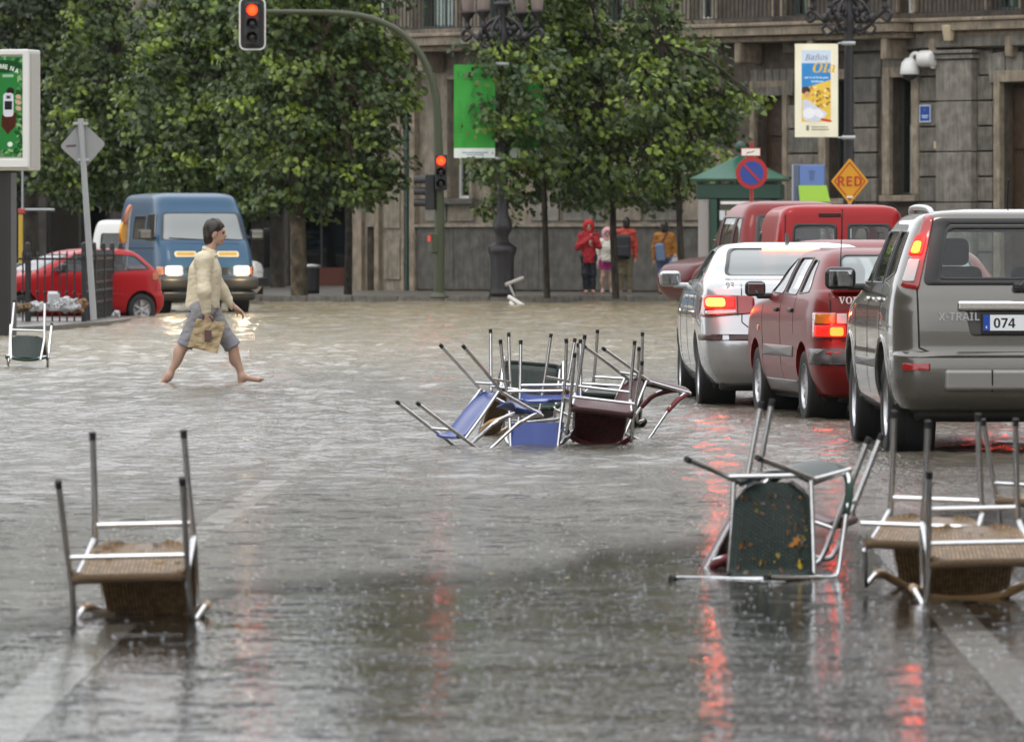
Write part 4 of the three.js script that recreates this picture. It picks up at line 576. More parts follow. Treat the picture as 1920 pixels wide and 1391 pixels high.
// leaves and grit stuck to the underside of the green chair and to the beige one
const leafShape = (s) => { const pts = [], e = R(.5, .8); for (let i = 0; i < 13; i++) { const a = i / 13 * 2 * Math.PI, r = s * (.72 + .34 * Math.sin(i * 2.4 + e * 9)) * (1 - .3 * Math.cos(a)) * (Math.abs(Math.sin(a)) > .6 ? e : 1); pts.push([Math.sin(a) * r, -Math.cos(a) * r]); } const g = ext(pts, .002); return g; };
{
  c2.updateMatrixWorld(); const cols = [[.25, .1, .02], [.3, .2, .02], [.14, .05, .02], [.1, .075, .04], [.26, .25, .2], [.1, .06, .02], [.06, .05, .03]];
  const place = (c, u, v) => new THREE.Matrix4().compose(V(u, .418, v).applyMatrix4(c.matrixWorld), c.quaternion.clone().multiply(new THREE.Quaternion().setFromEuler(new THREE.Euler(Math.PI / 2 + R(-.3, .3), R(-.3, .3), R(0, 6)))), V(1, 1, 1));
  const big = (c, u, v, s, col, lab) => { const l = mesh('fallen_leaf', leafShape(s), std(...col, .4), scene); place(c, u, v).decompose(l.position, l.quaternion, l.scale); tag(l, lab, 'leaf'); };
  big(c2, -.13, .05, .04, [.36, .14, .02], 'large orange leaf stuck under the green chair seat'); big(c2, -.15, .16, .024, [.6, .42, .01], 'bright yellow leaf at the lower corner of the green chair seat');
  const litter = (c, n, f, s0, s1, lab) => { const g = []; for (let i = 0; i < n; i++) { const [u, v] = f(), q = clean(leafShape(R(s0, s1)).applyMatrix4(place(c, u, v))), k = cols[(rnd() * 7) | 0], a = new Float32Array(q.attributes.position.count * 3); for (let j = 0; j < a.length; j++) a[j] = k[j % 3] * .8; q.setAttribute('color', new THREE.BufferAttribute(a, 3)); g.push(q); } const m = mesh('leaf_litter', mergeGeometries(g), std(1, 1, 1, .45, { vertexColors: true }), scene, { kind: 'stuff' }); m.userData.label = lab; };
  litter(c2, 80, () => [R(-.18, .18), .2 - .36 * rnd() ** 1.4], .006, .018, 'scraps of autumn leaves stuck under the green chair seat');
  const c1 = scene.getObjectByName('beige_chair'); c1.updateMatrixWorld(); litter(c1, 20, () => [R(-.17, .17), R(-.22, .05)], .010, .026, 'wet leaves lying on the upturned seat of the lone beige chair');
  const c5 = scene.getObjectByName('beige_chair_001'); c5.updateMatrixWorld(); litter(c5, 8, () => [R(-.17, .1), R(-.2, .1)], .010, .022, 'wet leaves on the upturned beige chair at the right edge');
}

// ---------------------------------------------------------------- people: distance fields meshed by surface nets
function nets(f, lo, hi, h) {
  const n = [0, 1, 2].map((k) => Math.ceil((hi[k] - lo[k]) / h) + 1), [X, Y, Z] = n, val = new Float32Array(X * Y * Z), id = new Int32Array(X * Y * Z).fill(-1), pos = [], nor = [], idx = [];
  for (let z = 0, i = 0; z < Z; z++) for (let y = 0; y < Y; y++) for (let x = 0; x < X; x++, i++) val[i] = f(lo[0] + x * h, lo[1] + y * h, lo[2] + z * h);
  const at_ = (x, y, z) => x + X * (y + Y * z), E = [[0, 1], [0, 2], [0, 4], [1, 3], [1, 5], [2, 3], [2, 6], [3, 7], [4, 5], [4, 6], [5, 7], [6, 7]];
  for (let z = 0; z < Z - 1; z++) for (let y = 0; y < Y - 1; y++) for (let x = 0; x < X - 1; x++) {
    const v = []; let m = 0; for (let k = 0; k < 8; k++) { v.push(val[at_(x + (k & 1), y + ((k >> 1) & 1), z + (k >> 2))]); if (v[k] < 0) m++; }
    if (!m || m === 8) continue; let sx = 0, sy = 0, sz = 0, c = 0;
    for (const [a, b] of E) if (v[a] < 0 !== v[b] < 0) { const t = v[a] / (v[a] - v[b]); sx += (a & 1) + t * ((b & 1) - (a & 1)); sy += ((a >> 1) & 1) + t * (((b >> 1) & 1) - ((a >> 1) & 1)); sz += (a >> 2) + t * ((b >> 2) - (a >> 2)); c++; }
    const p = [lo[0] + (x + sx / c) * h, lo[1] + (y + sy / c) * h, lo[2] + (z + sz / c) * h], e = h * .4; id[at_(x, y, z)] = pos.length / 3; pos.push(...p);
    const g = V(f(p[0] + e, p[1], p[2]) - f(p[0] - e, p[1], p[2]), f(p[0], p[1] + e, p[2]) - f(p[0], p[1] - e, p[2]), f(p[0], p[1], p[2] + e) - f(p[0], p[1], p[2] - e)).normalize(); nor.push(g.x, g.y, g.z);
  }
  const quad = (a, b, c, d, fl) => { if (a < 0 || b < 0 || c < 0 || d < 0) return; fl ? idx.push(a, c, b, a, d, c) : idx.push(a, b, c, a, c, d); };
  for (let z = 1; z < Z - 1; z++) for (let y = 1; y < Y - 1; y++) for (let x = 1; x < X - 1; x++) {
    const s = val[at_(x, y, z)] < 0;
    if (s !== val[at_(x + 1, y, z)] < 0) quad(id[at_(x, y - 1, z - 1)], id[at_(x, y, z - 1)], id[at_(x, y, z)], id[at_(x, y - 1, z)], !s);
    if (s !== val[at_(x, y + 1, z)] < 0) quad(id[at_(x - 1, y, z - 1)], id[at_(x - 1, y, z)], id[at_(x, y, z)], id[at_(x, y, z - 1)], !s);
    if (s !== val[at_(x, y, z + 1)] < 0) quad(id[at_(x - 1, y - 1, z)], id[at_(x, y - 1, z)], id[at_(x, y, z)], id[at_(x - 1, y, z)], !s);
  }
  const g = new THREE.BufferGeometry(); g.setAttribute('position', new THREE.Float32BufferAttribute(pos, 3)); g.setAttribute('normal', new THREE.Float32BufferAttribute(nor, 3)); g.setIndex(idx); return clean(g);
}
const cap = (a, b, ra, rb) => { const dx = b[0] - a[0], dy = b[1] - a[1], dz = b[2] - a[2], l = dx * dx + dy * dy + dz * dz || 1e-9; return (x, y, z) => { const t = Math.max(0, Math.min(1, ((x - a[0]) * dx + (y - a[1]) * dy + (z - a[2]) * dz) / l)); return Math.hypot(x - a[0] - dx * t, y - a[1] - dy * t, z - a[2] - dz * t) - ra - (rb - ra) * t; }; };
const ell = (c, r) => { const m = Math.min(...r); return (x, y, z) => (Math.hypot((x - c[0]) / r[0], (y - c[1]) / r[1], (z - c[2]) / r[2]) - 1) * m; };
const blend = (fs, k) => (x, y, z) => { let d = 1e9; for (const f of fs) { const e = f(x, y, z); const h = Math.max(0, k - Math.abs(d - e)) / k; d = Math.min(d, e) - h * h * k * .25; } return d; };
const bounds = (pts, pad) => [[0, 1, 2].map((k) => Math.min(...pts.map((p) => p[k])) - pad), [0, 1, 2].map((k) => Math.max(...pts.map((p) => p[k])) + pad)];
function hand(wrist, dir, palmN, curl, h) {           // palm, four fingers, thumb leaving the side near the base; r = 8 to 9 mm
  const d = V(...dir).normalize(), n = V(...palmN).normalize(), s = d.clone().cross(n).normalize(); n.copy(s.clone().cross(d));
  const w = V(...wrist), P = (a, b, c) => w.clone().addScaledVector(d, a).addScaledVector(s, b).addScaledVector(n, c).toArray(), fs = [cap(P(-.04, 0, 0), P(.02, 0, 0), .026, .024), cap(P(.02, .018, 0), P(.085, .028, 0), .016, .014), cap(P(.02, -.012, 0), P(.085, -.026, 0), .016, .013), cap(P(.02, .0, 0), P(.088, 0, 0), .018, .014)];
  const groups = [blend(fs, .02)];
  [[.030, .072, 0], [.010, .080, 1], [-.010, .075, 2], [-.029, .058, 3]].forEach(([b, l]) => { let p = P(.085, b, 0), ang = curl * .5; const seg = [.45, .3, .25]; const chain = []; for (const q of seg) { const nx = V(...p).addScaledVector(d, Math.cos(ang) * l * q).addScaledVector(n, Math.sin(ang) * l * q).toArray(); chain.push(cap(p, nx, .0088, .008)); p = nx; ang += curl; } groups.push(blend(chain, .006)); });
  const t0 = P(.015, .024, .004), t1 = P(.05, .05, .012), t2 = P(.078, .056, .03); groups.push(blend([cap(t0, t1, .013, .010), cap(t1, t2, .010, .008)], .008));
  const f = blend(groups, .006), c = w.clone().addScaledVector(d, .06).toArray(); return nets(f, c.map((v) => v - .125), c.map((v) => v + .125), h);
}
function head(c, yaw, tilt, h) {                      // looks along +x before turning; returns skin and hair
  const f = blend([ell([0, .03, 0], [.098, .112, .076]), ell([.03, -.045, 0], [.068, .07, .057]), cap([.052, -.085, 0], [.072, -.092, 0], .026, .02), cap([.088, .02, 0], [.112, -.018, 0], .009, .015), cap([.085, .036, .03], [.085, .036, -.03], .014, .014), cap([.078, -.052, .018], [.082, -.052, -.018], .014, .014), cap([-.015, -.06, 0], [-.03, -.17, 0], .054, .056), ell([-.008, -.005, .076], [.02, .033, .01]), ell([-.008, -.005, -.076], [.02, .033, .01])], .022);
  const eye = (x, y, z) => Math.hypot(x - .092, y - .012, Math.abs(z) - .031) - .013, mouth = (x, y, z) => Math.max(Math.abs(y + .052) - .003, Math.hypot(x - .095, z) - .026);
  const g = nets((x, y, z) => Math.max(f(x, y, z), -eye(x, y, z), -mouth(x, y, z)), [-.13, -.2, -.11], [.14, .16, .11], h);
  const eyes = [ball(.0125, .083, .012, .031), ball(.0125, .083, .012, -.031)].map(clean);
  const hf = blend([ell([-.012, .045, 0], [.112, .112, .088]), ell([-.055, -.04, 0], [.062, .09, .078])], .03);
  const hair = nets((x, y, z) => Math.max(hf(x, y, z) + .004 * Math.sin(90 * z + 40 * y) * Math.sin(55 * x), x - .035 - 1.1 * Math.max(0, y - .015), -.12 - y), [-.15, -.16, -.11], [.12, .17, .11], h);
  const place = (q) => mv(q.applyMatrix4(new THREE.Matrix4().makeRotationZ(tilt)), c[0], c[1], c[2], 0, yaw, 0);
  return { skin: place(merge([g])), eyes: place(merge(eyes)), hair: place(hair) };
}
function person(label, pos, J, o) {
  const t = thing('person', label, 'person', pos, o.turn || 0), h = o.cell, k = o.k || 1;
  const parts = [cap(J.neck, J.chest, .055, .10), cap(J.chest, J.pelvis, .118, .112), cap(J.shL, J.shR, .06, .06), cap(J.hipL, J.hipR, .095, .095)];
  const bones = [['sh', 'el', .047, .038], ['el', 'ha', .038, .026], ['hip', 'kn', .082, .054], ['kn', 'an', .05, .034], ['an', 'toe', .034, .024], ['heel', 'an', .034, .036]];
  for (const s of 'LR') for (const [a, b, ra, rb] of bones) parts.push(cap(J[a + s], J[b + s], ra, rb));
  for (const s of 'LR') { const a = J['kn' + s], b = J['an' + s], m = [0, 1, 2].map((i) => a[i] * .68 + b[i] * .32); m[0] -= .02 * (o.calf ?? 1); parts.push(ell(m, [.05, .1, .05])); }
  const all = Object.values(J), [lo, hi] = bounds(all, .17), body = [nets(blend(parts, .035), lo, hi, h)];
  const hd = head(J.head, o.headYaw || 0, o.headTilt || 0, o.fine ? .004 : .009); body.push(hd.skin);
  if (o.hands) for (const q of o.hands) body.push(hand(...q, o.fine ? .003 : .006));
  if (o.toes) body.push(...o.toes);
  mesh('body', body, o.skin || M.skin, t); mesh('eyes', hd.eyes, std(.03, .02, .015, .2), t);
  if (o.hood) mesh('hood', nets(((fh, fc) => (x, y, z) => Math.max(fh(x, y, z), -fc(x, y, z)))(blend([ell([J.head[0], J.head[1] + .02, J.head[2]], [.135, .155, .13]), cap([J.head[0], J.head[1] - .1, J.head[2]], J.neck, .1, .11)], .05), ell([J.head[0], J.head[1] - .005, J.head[2] + .13], [.062, .085, .1])), [J.head[0] - .25, J.head[1] - .35, J.head[2] - .25], [J.head[0] + .25, J.head[1] + .25, J.head[2] + .25], h), o.hood, t); else mesh('hair', hd.hair, o.hair || M.hair, t);
  for (const g of o.wear) {
    const f0 = blend(g.bones.map(([a, b, ra, rb]) => cap(Array.isArray(a) ? a : J[a], Array.isArray(b) ? b : J[b], ra, rb)), g.k || .05), wr = g.wrinkle ?? .006;
    const f = (x, y, z) => { let d = f0(x, y, z); if (d < .05) { d += wr * (.8 * n3(x * 7 + y * 4, y * 13 - x * 5, z * 8) + .35 * n3(x * 16 + y * 9, y * 30, z * 18)); for (const c of g.cut || []) d = Math.max(d, c(x, y, z)); } return d; };
    mesh(g.name, nets(f, lo, hi, g.cell || h), g.mat, t);
  }
  return t;
}
const cloth = (r, g, b) => std(r, g, b, .75, { bumpMap: grain, bumpScale: .001 });
{ // the barefoot man wading across the street
  const D0 = 30.1, q = (px, py, z) => [(px - 390) / 182.6, (718 - py) / 182.6, z];
  const J = { head: q(402, 437, 0), neck: q(392, 474, 0), chest: q(384, 510, 0), pelvis: q(382, 572, 0), shL: q(385, 486, -.17), shR: q(382, 487, .17), elL: q(413, 545, -.24), elR: q(384, 545, .25), haL: q(436, 574, -.24), haR: q(388, 590, .22), hipL: q(388, 582, -.09), hipR: q(378, 582, .09), knL: q(434, 648, -.09), knR: q(347, 645, .10), anL: q(453, 706, -.09), anR: q(317, 703, .10), toeL: q(486, 712, -.09), toeR: q(300, 719, .1), heelL: q(450, 717, -.09), heelR: q(315, 708, .1) };
  const toes = []; for (let i = 0; i < 5; i++) toes.push(ball(.017 - .0022 * i, J.toeL[0] + .022 - .012 * i, J.toeL[1] + .012 - .003 * i, -.055 - .019 * i, 1.4, 1, 1));
  const jacket = cloth(.66, .58, .42), jeans = cloth(.26, .255, .265);
  const t = person('barefoot man in cream jacket and rolled grey trousers wading across with a paper bag', V((390 - 960) * D0 / FOCAL, .018, -D0 * K), J, { cell: .012, fine: 1, headYaw: .0, headTilt: -.06, calf: 1, toes, hands: [[q(437, 575, -.24), [.8, -.6, .1], [-.5, -.7, .4], .45], [q(388, 588, .22), [.25, -1, 0], [-.3, .0, -1], .8]],
    wear: [
      { name: 'jacket', mat: jacket, k: .06, wrinkle: .0035, bones: [['neck', 'chest', .075, .145], ['chest', 'pelvis', .152, .155], ['chest', q(376, 575, 0), .15, .16], ['shL', 'shR', .085, .085], ['shL', 'elL', .078, .062], ['elL', 'haL', .06, .045], ['shR', 'elR', .08, .064], ['elR', q(388, 582, .22), .064, .05]], cut: [(x, y, z) => (z < .16 && z > -.17 ? (718 - 577) / 182.6 - y : -1), (x, y, z) => (x + .02 > J.head[0] - .02 ? y - J.neck[1] - .06 : y - J.neck[1] - .075), (x, y) => x - (434 - 390) / 182.6] },
      { name: 'collar', mat: jacket, k: .02, wrinkle: .002, bones: [[q(385, 466, -.06), q(404, 478, -.05), .022, .02], [q(385, 466, .06), q(404, 478, .05), .022, .02], [q(382, 464, -.05), q(382, 464, .05), .022, .022]] },
      { name: 'trousers', mat: jeans, k: .06, wrinkle: .006, bones: [['pelvis', 'hipL', .125, .12], ['pelvis', 'hipR', .125, .12], ['hipL', 'knL', .115, .082], ['hipR', 'knR', .115, .082]], cut: [(x, y, z) => ((x - J.knL[0]) * .55 - (y - J.knL[1]) * .83 - .005) * (z < 0 ? 1 : 0) - (z < 0 ? 0 : 1), (x, y, z) => (z >= 0 ? (-(x - J.knR[0]) * .47 - (y - J.knR[1]) * .88 - .005) : -1)] },
      { name: 'rolled_cuff', mat: cloth(.24, .245, .28), k: .015, wrinkle: .004, bones: [['knL', [J.knL[0] - .024, J.knL[1] + .036, J.knL[2]], .088, .088], ['knR', [J.knR[0] + .02, J.knR[1] + .04, J.knR[2]], .088, .088]], cut: [(x, y, z) => (z < 0 ? (x - J.knL[0]) * .55 - (y - J.knL[1]) * .83 - .02 : -(x - J.knR[0]) * .47 - (y - J.knR[1]) * .88 - .02)] },
    ] });
  mesh('jacket_button', cyl(V(-.185, .74, .165), V(-.185, .74, .172), .012), M.plastic, t);
  const b = thing('paper_bag', 'crumpled brown paper carrier bag held by the barefoot man', 'bag', V((390 - 960) * D0 / FOCAL, .02, -D0 * K));
  const A = (x, y, z) => { const g = q(x, y, 0); return [g[0], g[1], z]; }, cr = [[370, 596], [424, 604], [408, 661], [353, 649]].map(([x, y]) => q(x, y, 0));
  const side = (z0) => slab((u, v) => { const a = V(...cr[0]).lerp(V(...cr[1]), u), c = V(...cr[3]).lerp(V(...cr[2]), u), p = a.lerp(c, v); p.z = .22 + z0 * (.35 + .65 * v) + .016 * n2(u * 2.4 + z0 * 30, v * 2.4) + .006 * n2(u * 5, v * 5); return p; }, 16, 16, .004);
  const kraft = std(.36, .27, .15, .65);
  mesh('bag_panel', side(.055), kraft, b); mesh('bag_panel', side(-.055), kraft, b);
  mesh('bag_gusset', [[0, 3], [1, 2]].map(([i, j]) => slab((u, v) => { const p = V(...cr[i]).lerp(V(...cr[j]), v); p.z = .22 + (u - .5) * .11 * (.35 + .65 * v); p.x += (i ? -1 : 1) * .02 * Math.sin(u * Math.PI) * (1 - v); return p; }, 6, 8, .003)), kraft, b);
  mesh('bag_base', slab((u, v) => { const p = V(...cr[3]).lerp(V(...cr[2]), u); p.z = .22 + (v - .5) * .11; return p; }, 6, 4, .003), kraft, b);
  mesh('bag_print', slab((u, v) => { const p = V(...q(385 + 13 * u, 618 + 20 * v, 0)); p.z = .22 + .053 * (.35 + .65 * (.35 + .3 * v)) + .017; return p; }, 4, 4, .002), std(.10, .05, .05, .7), b);
  mesh('bag_handle', tube([q(380, 599, .24), q(384, 592, .235), q(394, 592, .235), q(400, 601, .24)], .006), M.plastic, b);
}
function bystander(px, label, o) {                     // feet on the far pavement; local x to the right, z to the camera
  const d = o.d || 66.5, H = o.h || 1.68, y = (f) => f * H, s = H / 1.7;
  const J = { head: [o.lean || 0, y(.93), .0], neck: [(o.lean || 0) * .6, y(.845), 0], chest: [(o.lean || 0) * .4, y(.72), 0], pelvis: [0, y(.54), 0], shL: [-.16 * s, y(.81), 0], shR: [.16 * s, y(.81), 0], hipL: [-.08, y(.51), 0], hipR: [.08, y(.51), 0], knL: [-.09, y(.28), .03], knR: [.09, y(.28), .0], anL: [-.1 + (o.step || 0), y(.05), -.03], anR: [.1, y(.05), 0], toeL: [-.11 + (o.step || 0), y(.02), o.away ? -.2 : .14], toeR: [.12, y(.02), o.away ? -.17 : .17], heelL: [-.1 + (o.step || 0), y(.025), -.05], heelR: [.1, y(.025), -.03], ...(o.arms || { elL: [-.24, y(.64), -.02], elR: [.24, y(.64), -.02], haL: [-.24, y(.49), .06], haR: [.24, y(.49), .06] }) };
  return person(label, at(px, 460, d).setY(PAVE), J, { cell: .02, headYaw: o.away ? Math.PI / 2 : -Math.PI / 2, hood: o.hood, hair: o.hair, hands: [[J.haL, [0, -1, .2], [.8, 0, -.5], .5], [J.haR, [0, -1, .2], [-.8, 0, -.5], .5]], wear: [
    { name: 'jacket', mat: o.top, wrinkle: .012, bones: [['neck', 'chest', .09, .16], ['chest', 'pelvis', .165, .16], ['pelvis', [0, y(o.hem || .5) - .02, 0], .16, .165], ['shL', 'shR', .085, .085], ['shL', 'elL', .08, .065], ['elL', 'haL', .062, .045], ['shR', 'elR', .08, .065], ['elR', 'haR', .062, .045]], cut: [(x, yy) => y(o.hem || .5) - yy - (Math.abs(x) > .19 ? 9 : 0)] },
    { name: 'trousers', mat: o.legs, wrinkle: .01, bones: [['pelvis', 'hipL', .13, .12], ['pelvis', 'hipR', .13, .12], ['hipL', 'knL', .105, .08], ['hipR', 'knR', .105, .08], ['knL', 'anL', .08, .062], ['knR', 'anR', .08, .062]], cut: [(x, yy) => y(o.legEnd || .06) - yy] },
    { name: 'shoes', mat: o.shoes, wrinkle: 0, bones: [['heelL', 'toeL', .048, .042], ['heelR', 'toeR', .048, .042], ...(o.boots ? [['heelL', [J.anL[0], y(.17), J.anL[2]], .05, .065], ['heelR', [J.anR[0], y(.17), J.anR[2]], .05, .065]] : [])] },
    ...(o.extra ? o.extra(J, y) : []) ] });
}
bystander(1104, 'person in a red hooded jacket and dark trousers on the far pavement, arms folded', { h: 1.64, top: cloth(.36, .012, .02), legs: cloth(.012, .014, .02), shoes: cloth(.3, .16, .11), hood: cloth(.45, .012, .014), hem: .43, step: .05, arms: { elL: [-.25, 1.06, .06], elR: [.23, 1.08, .06], haL: [.02, 1.24, .19], haR: [.05, 1.3, .17] }, extra: (J, y) => [{ name: 'shoulder_yoke', mat: cloth(.015, .012, .016), wrinkle: 0, bones: [['shL', 'shR', .092, .092]], cut: [(x, yy) => y(.79) - yy, (x) => .06 - Math.abs(x)] }] });
{
  const p = bystander(1172, 'person in a red top and khaki trousers seen from behind by the second thin tree', { h: 1.72, away: 1, top: cloth(.42, .05, .03), legs: cloth(.16, .13, .075), shoes: cloth(.5, .48, .45), lean: .03 });
  const b = thing('backpack', 'big black backpack on the back of the person in the red top', 'backpack', p.position.clone().add(V(-.05, 1.12, .2)));
  mesh('pack', rbox(.36, .56, .22, .09, 0, -.05, 0), M.seat, b); mesh('pack_pocket', rbox(.26, .24, .08, .035, 0, -.14, .13), M.seat, b); mesh('strap', [-.13, .13].map((x) => tube([[x, .22, -.08], [x, .3, -.2], [x, .22, -.3]], .02)), M.seat, b);
}
bystander(1139, 'short person in pink cap, white top and magenta shorts behind the second thin tree', { h: 1.46, d: 67, top: cloth(.62, .6, .52), legs: cloth(.38, .03, .2), legEnd: .38, shoes: cloth(.4, .3, .25), hood: cloth(.6, .33, .36) });
{
  const p = bystander(1246, 'person in orange brown jacket and blue jeans seen from behind near the third thin tree', { h: 1.62, away: 1, top: cloth(.33, .135, .02), legs: cloth(.07, .10, .19), legEnd: .22, shoes: cloth(.2, .1, .04), boots: 0, step: .02 });
  const b = thing('shoulder_bag', 'blue bag hanging on the back of the person in the orange brown jacket', 'bag', p.position.clone().add(V(-.1, 1.0, .2)));
  mesh('pouch', rbox(.22, .42, .13, .06, 0, -.06, 0, 0, 0, .12), cloth(.14, .2, .32), b); mesh('strap', tube([[.02, .15, .0], [.14, .36, -.06], [.17, .42, -.2]], .018), cloth(.1, .04, .06), b);
  const w = thing('carrier_bag', 'white plastic carrier bag in the hand of the person in the orange brown jacket', 'bag', p.position.clone().add(V(.24, .66, .12)));
  mesh('bag', nets((x, y, z) => ell([0, 0, 0], [.13, .16, .09])(x, y, z) + .02 * n3(x * 14, y * 14, z * 14), [-.2, -.22, -.2], [.2, .22, .2], .02), std(.42, .46, .52, .4), w); mesh('handle', tube([[-.05, .13, 0], [0, .24, 0], [.05, .13, 0]], .008), M.white, w);
}
// ---------------------------------------------------------------- street furniture
const polar = (r, n, a0 = 0) => Array.from({ length: n }, (_, i) => [Math.cos(a0 + i / n * 2 * Math.PI) * r, Math.sin(a0 + i / n * 2 * Math.PI) * r]);
const rrect = (w, h, r) => roundPoly(rect(-w / 2, w / 2, -h / 2, h / 2), r, 5);
function visor(r, l) { const g = new THREE.CylinderGeometry(r, r * 1.02, l, 20, 1, true, -2.2, 4.4); g.rotateX(Math.PI / 2); g.rotateZ(Math.PI); return [g.translate(0, 0, l / 2), new THREE.CylinderGeometry(r * .97, r * .99, l, 20, 1, true, -2.2, 4.4).rotateX(Math.PI / 2).rotateZ(Math.PI).translate(0, 0, l / 2)]; }
{ // mast arm signal
  const d = 61.5, s = d / FOCAL, base = at(823, 460, d).setY(PAVE), t = thing('traffic_signal', 'green traffic signal pole whose curved mast arm carries a red light over the street', 'traffic light', base);
  const q = (px, py, z = 0) => { const p = at(px, py, d).sub(base); p.z = z; return p; };
  mesh('pole', taper([q(823, 545).setY(0), q(824, 400), q(820, 230), q(812, 160), q(790, 105), q(752, 62), q(700, 36), q(640, 25), q(560, 22.5), q(500, 22)], .115, .05, 60, 12), M.greenpole, t); mesh('pole_base', lathe([[.001, 0], [.2, 0], [.2, .04], [.14, .07], [.12, .12]], 16), M.greenpole, t);
  const lensOff = std(.012, .012, .012, .15);
  const signal = (name, p, turn, w, lit, back) => {
    const g = mesh(name, [rbox(w, w * 3, .2, .03, 0, 0, 0), ...[1, 0, -1].flatMap((k) => visor(w * .4, .24).map((v) => v.translate(0, k * w * .96, .1)))], M.black, t, { pos: p, ry: turn });
    if (back) { mesh('backboard', ext(rrect(.52, 1.06, .13), .02, [], .004).translate(0, 0, -.06), M.black, g); mesh('backboard_edge', ext(rrect(.56, 1.1, .15), .03, [rrect(.50, 1.04, .12).reverse()]).translate(0, 0, -.055), M.white, g); }
    [1, 0, -1].forEach((k) => mesh(k === 1 && lit ? 'red_light' : 'lens', ball(w * .36, 0, k * w * .96, .1, 1, 1, .25), k === 1 && lit ? glow(4, .14, .02) : lensOff, g));
    if (lit) { const l = lampLight(g, 'red', 0xff2010, .6, V(0, w * .96, .2), w * .3); } return g;
  };
  signal('overhead_signal', q(473, 45, .12), 0, .3, true, true); signal('signal_head', q(827, 323, .2), 0, .25, true, false); signal('side_signal', q(806, 360, 0), -Math.PI / 2, .25, false, false);
  const ps = mesh('pedestrian_signal', rbox(.2, .42, .16, .03, 0, 0, 0), M.greenpole, t, { pos: q(812, 456, .05), ry: -1.1 }); mesh('pedestrian_light', rbox(.13, .13, .02, .01, 0, .1, .09), glow(.5, .02, .01), ps); mesh('hood', rbox(.16, .02, .12, .01, 0, .18, .12), M.greenpole, ps);
}
function lamppost(px, label, d, top) { // ornate cast iron post
  const t = thing('street_lamp', label, 'street lamp', at(px, 460, d).setY(PAVE));
  mesh('plinth', [lathe([[.001, 0], [.29, 0], [.28, .1], [.25, .2], [.25, .85], [.30, .95], [.31, 1.06], [.23, 1.12], [.14, 1.18]], 8)], M.iron, t);
  mesh('pole', lathe([[.15, 1.15], [.13, 1.3], [.2, 1.42], [.22, 1.55], [.13, 1.75], [.12, 2.1], [.15, 2.15], [.12, 2.2], [.11, 3.4], [.14, 3.45], [.105, 3.5], [.095, top - .2], [.15, top - .12], [.1, top], [.17, top + .15], [.09, top + .3], [.08, top + .7], [.19, top + .8], [.19, top + .86], [.07, top + .9], [.06, top + 1.6]], 14), M.iron, t);
  for (let k = 0; k < 4; k++) {
    const a = k * Math.PI / 2 + .5, c = Math.cos(a), s = Math.sin(a), A = (r, y) => [c * r, y, s * r];
    const arm = mesh('lamp_arm', [tube([A(.08, top - .1), A(.35, top - .12), A(.62, top + .1), A(.85, top + .28), A(.98, top + .2), A(.92, top + .06), A(.8, top + .12)], .045, 40), tube([A(.1, top + .55), A(.35, top + .42), A(.5, top + .2), A(.4, top + .05), A(.28, top + .12)], .035, 30), tube([A(.3, top - .1), A(.5, top - .22), A(.62, top - .1), A(.54, top - .02)], .03, 20), ball(.1, ...A(.55, top + .12)), ball(.07, ...A(.2, top + .2)), ball(.08, ...A(.3, top + .3)), cyl(V(...A(.85, top + .25)), V(...A(.85, top + .55)), .03, .05), lathe([[.03, 0], [.09, .04], [.04, .1], [.05, .2], [.16, .34], [.17, .38], [.001, .38]], 12).translate(c * .85, top + .3, s * .85)], M.iron, t);
    mesh('lantern', lathe([[.001, 0], [.13, .0], [.21, .55], [.17, .62], [.08, .7], [.001, .72]], 6).translate(c * .85, top + .69, s * .85), phys(.42, .34, .32, .3, { transmission: .4, thickness: 0 }), arm);
  }
  return t;
}
lamppost(942, 'ornate black iron street lamp on a heavy plinth among the right hand trees', 62.9, 5.45);
const lampR = lamppost(1592, 'ornate black iron street lamp that carries the cream festival banner', 61.5, 5.75);
function banner(px0, px1, py0, py1, d, label, tex_, post, side) {
  const s = d / FOCAL, w = (px1 - px0) * s, h = (py1 - py0) * s, t = thing('street_banner', label, 'banner', at((px0 + px1) / 2, (py0 + py1) / 2, d));
  const g = slab((u, v) => V((u - .5) * w, (v - .5) * h, .05 * Math.sin(u * 3.1) * Math.sin(v * 3.1) + .015 * n2(u * 3 + px0, v * 2)), 16, 24, .006), uv = g.attributes.uv; for (let i = 0; i < uv.count; i++) uv.setXY(i, uv.getX(i) / .42, uv.getY(i) / .42);
  mesh('cloth', g, std(1, 1, 1, .6, { map: tex_ }), t);
  const L = post * s - (px0 + px1) / 2 * s; for (const y of [h / 2 + .01, -h / 2 - .01]) mesh('bracket', [cyl(V(-side * w / 2, y, 0), V(L + side * .12, y, 0), .022), cyl(V(L - .14, y, .0), V(L + .14, y, 0), .045)], M.galv, t); return t;
}
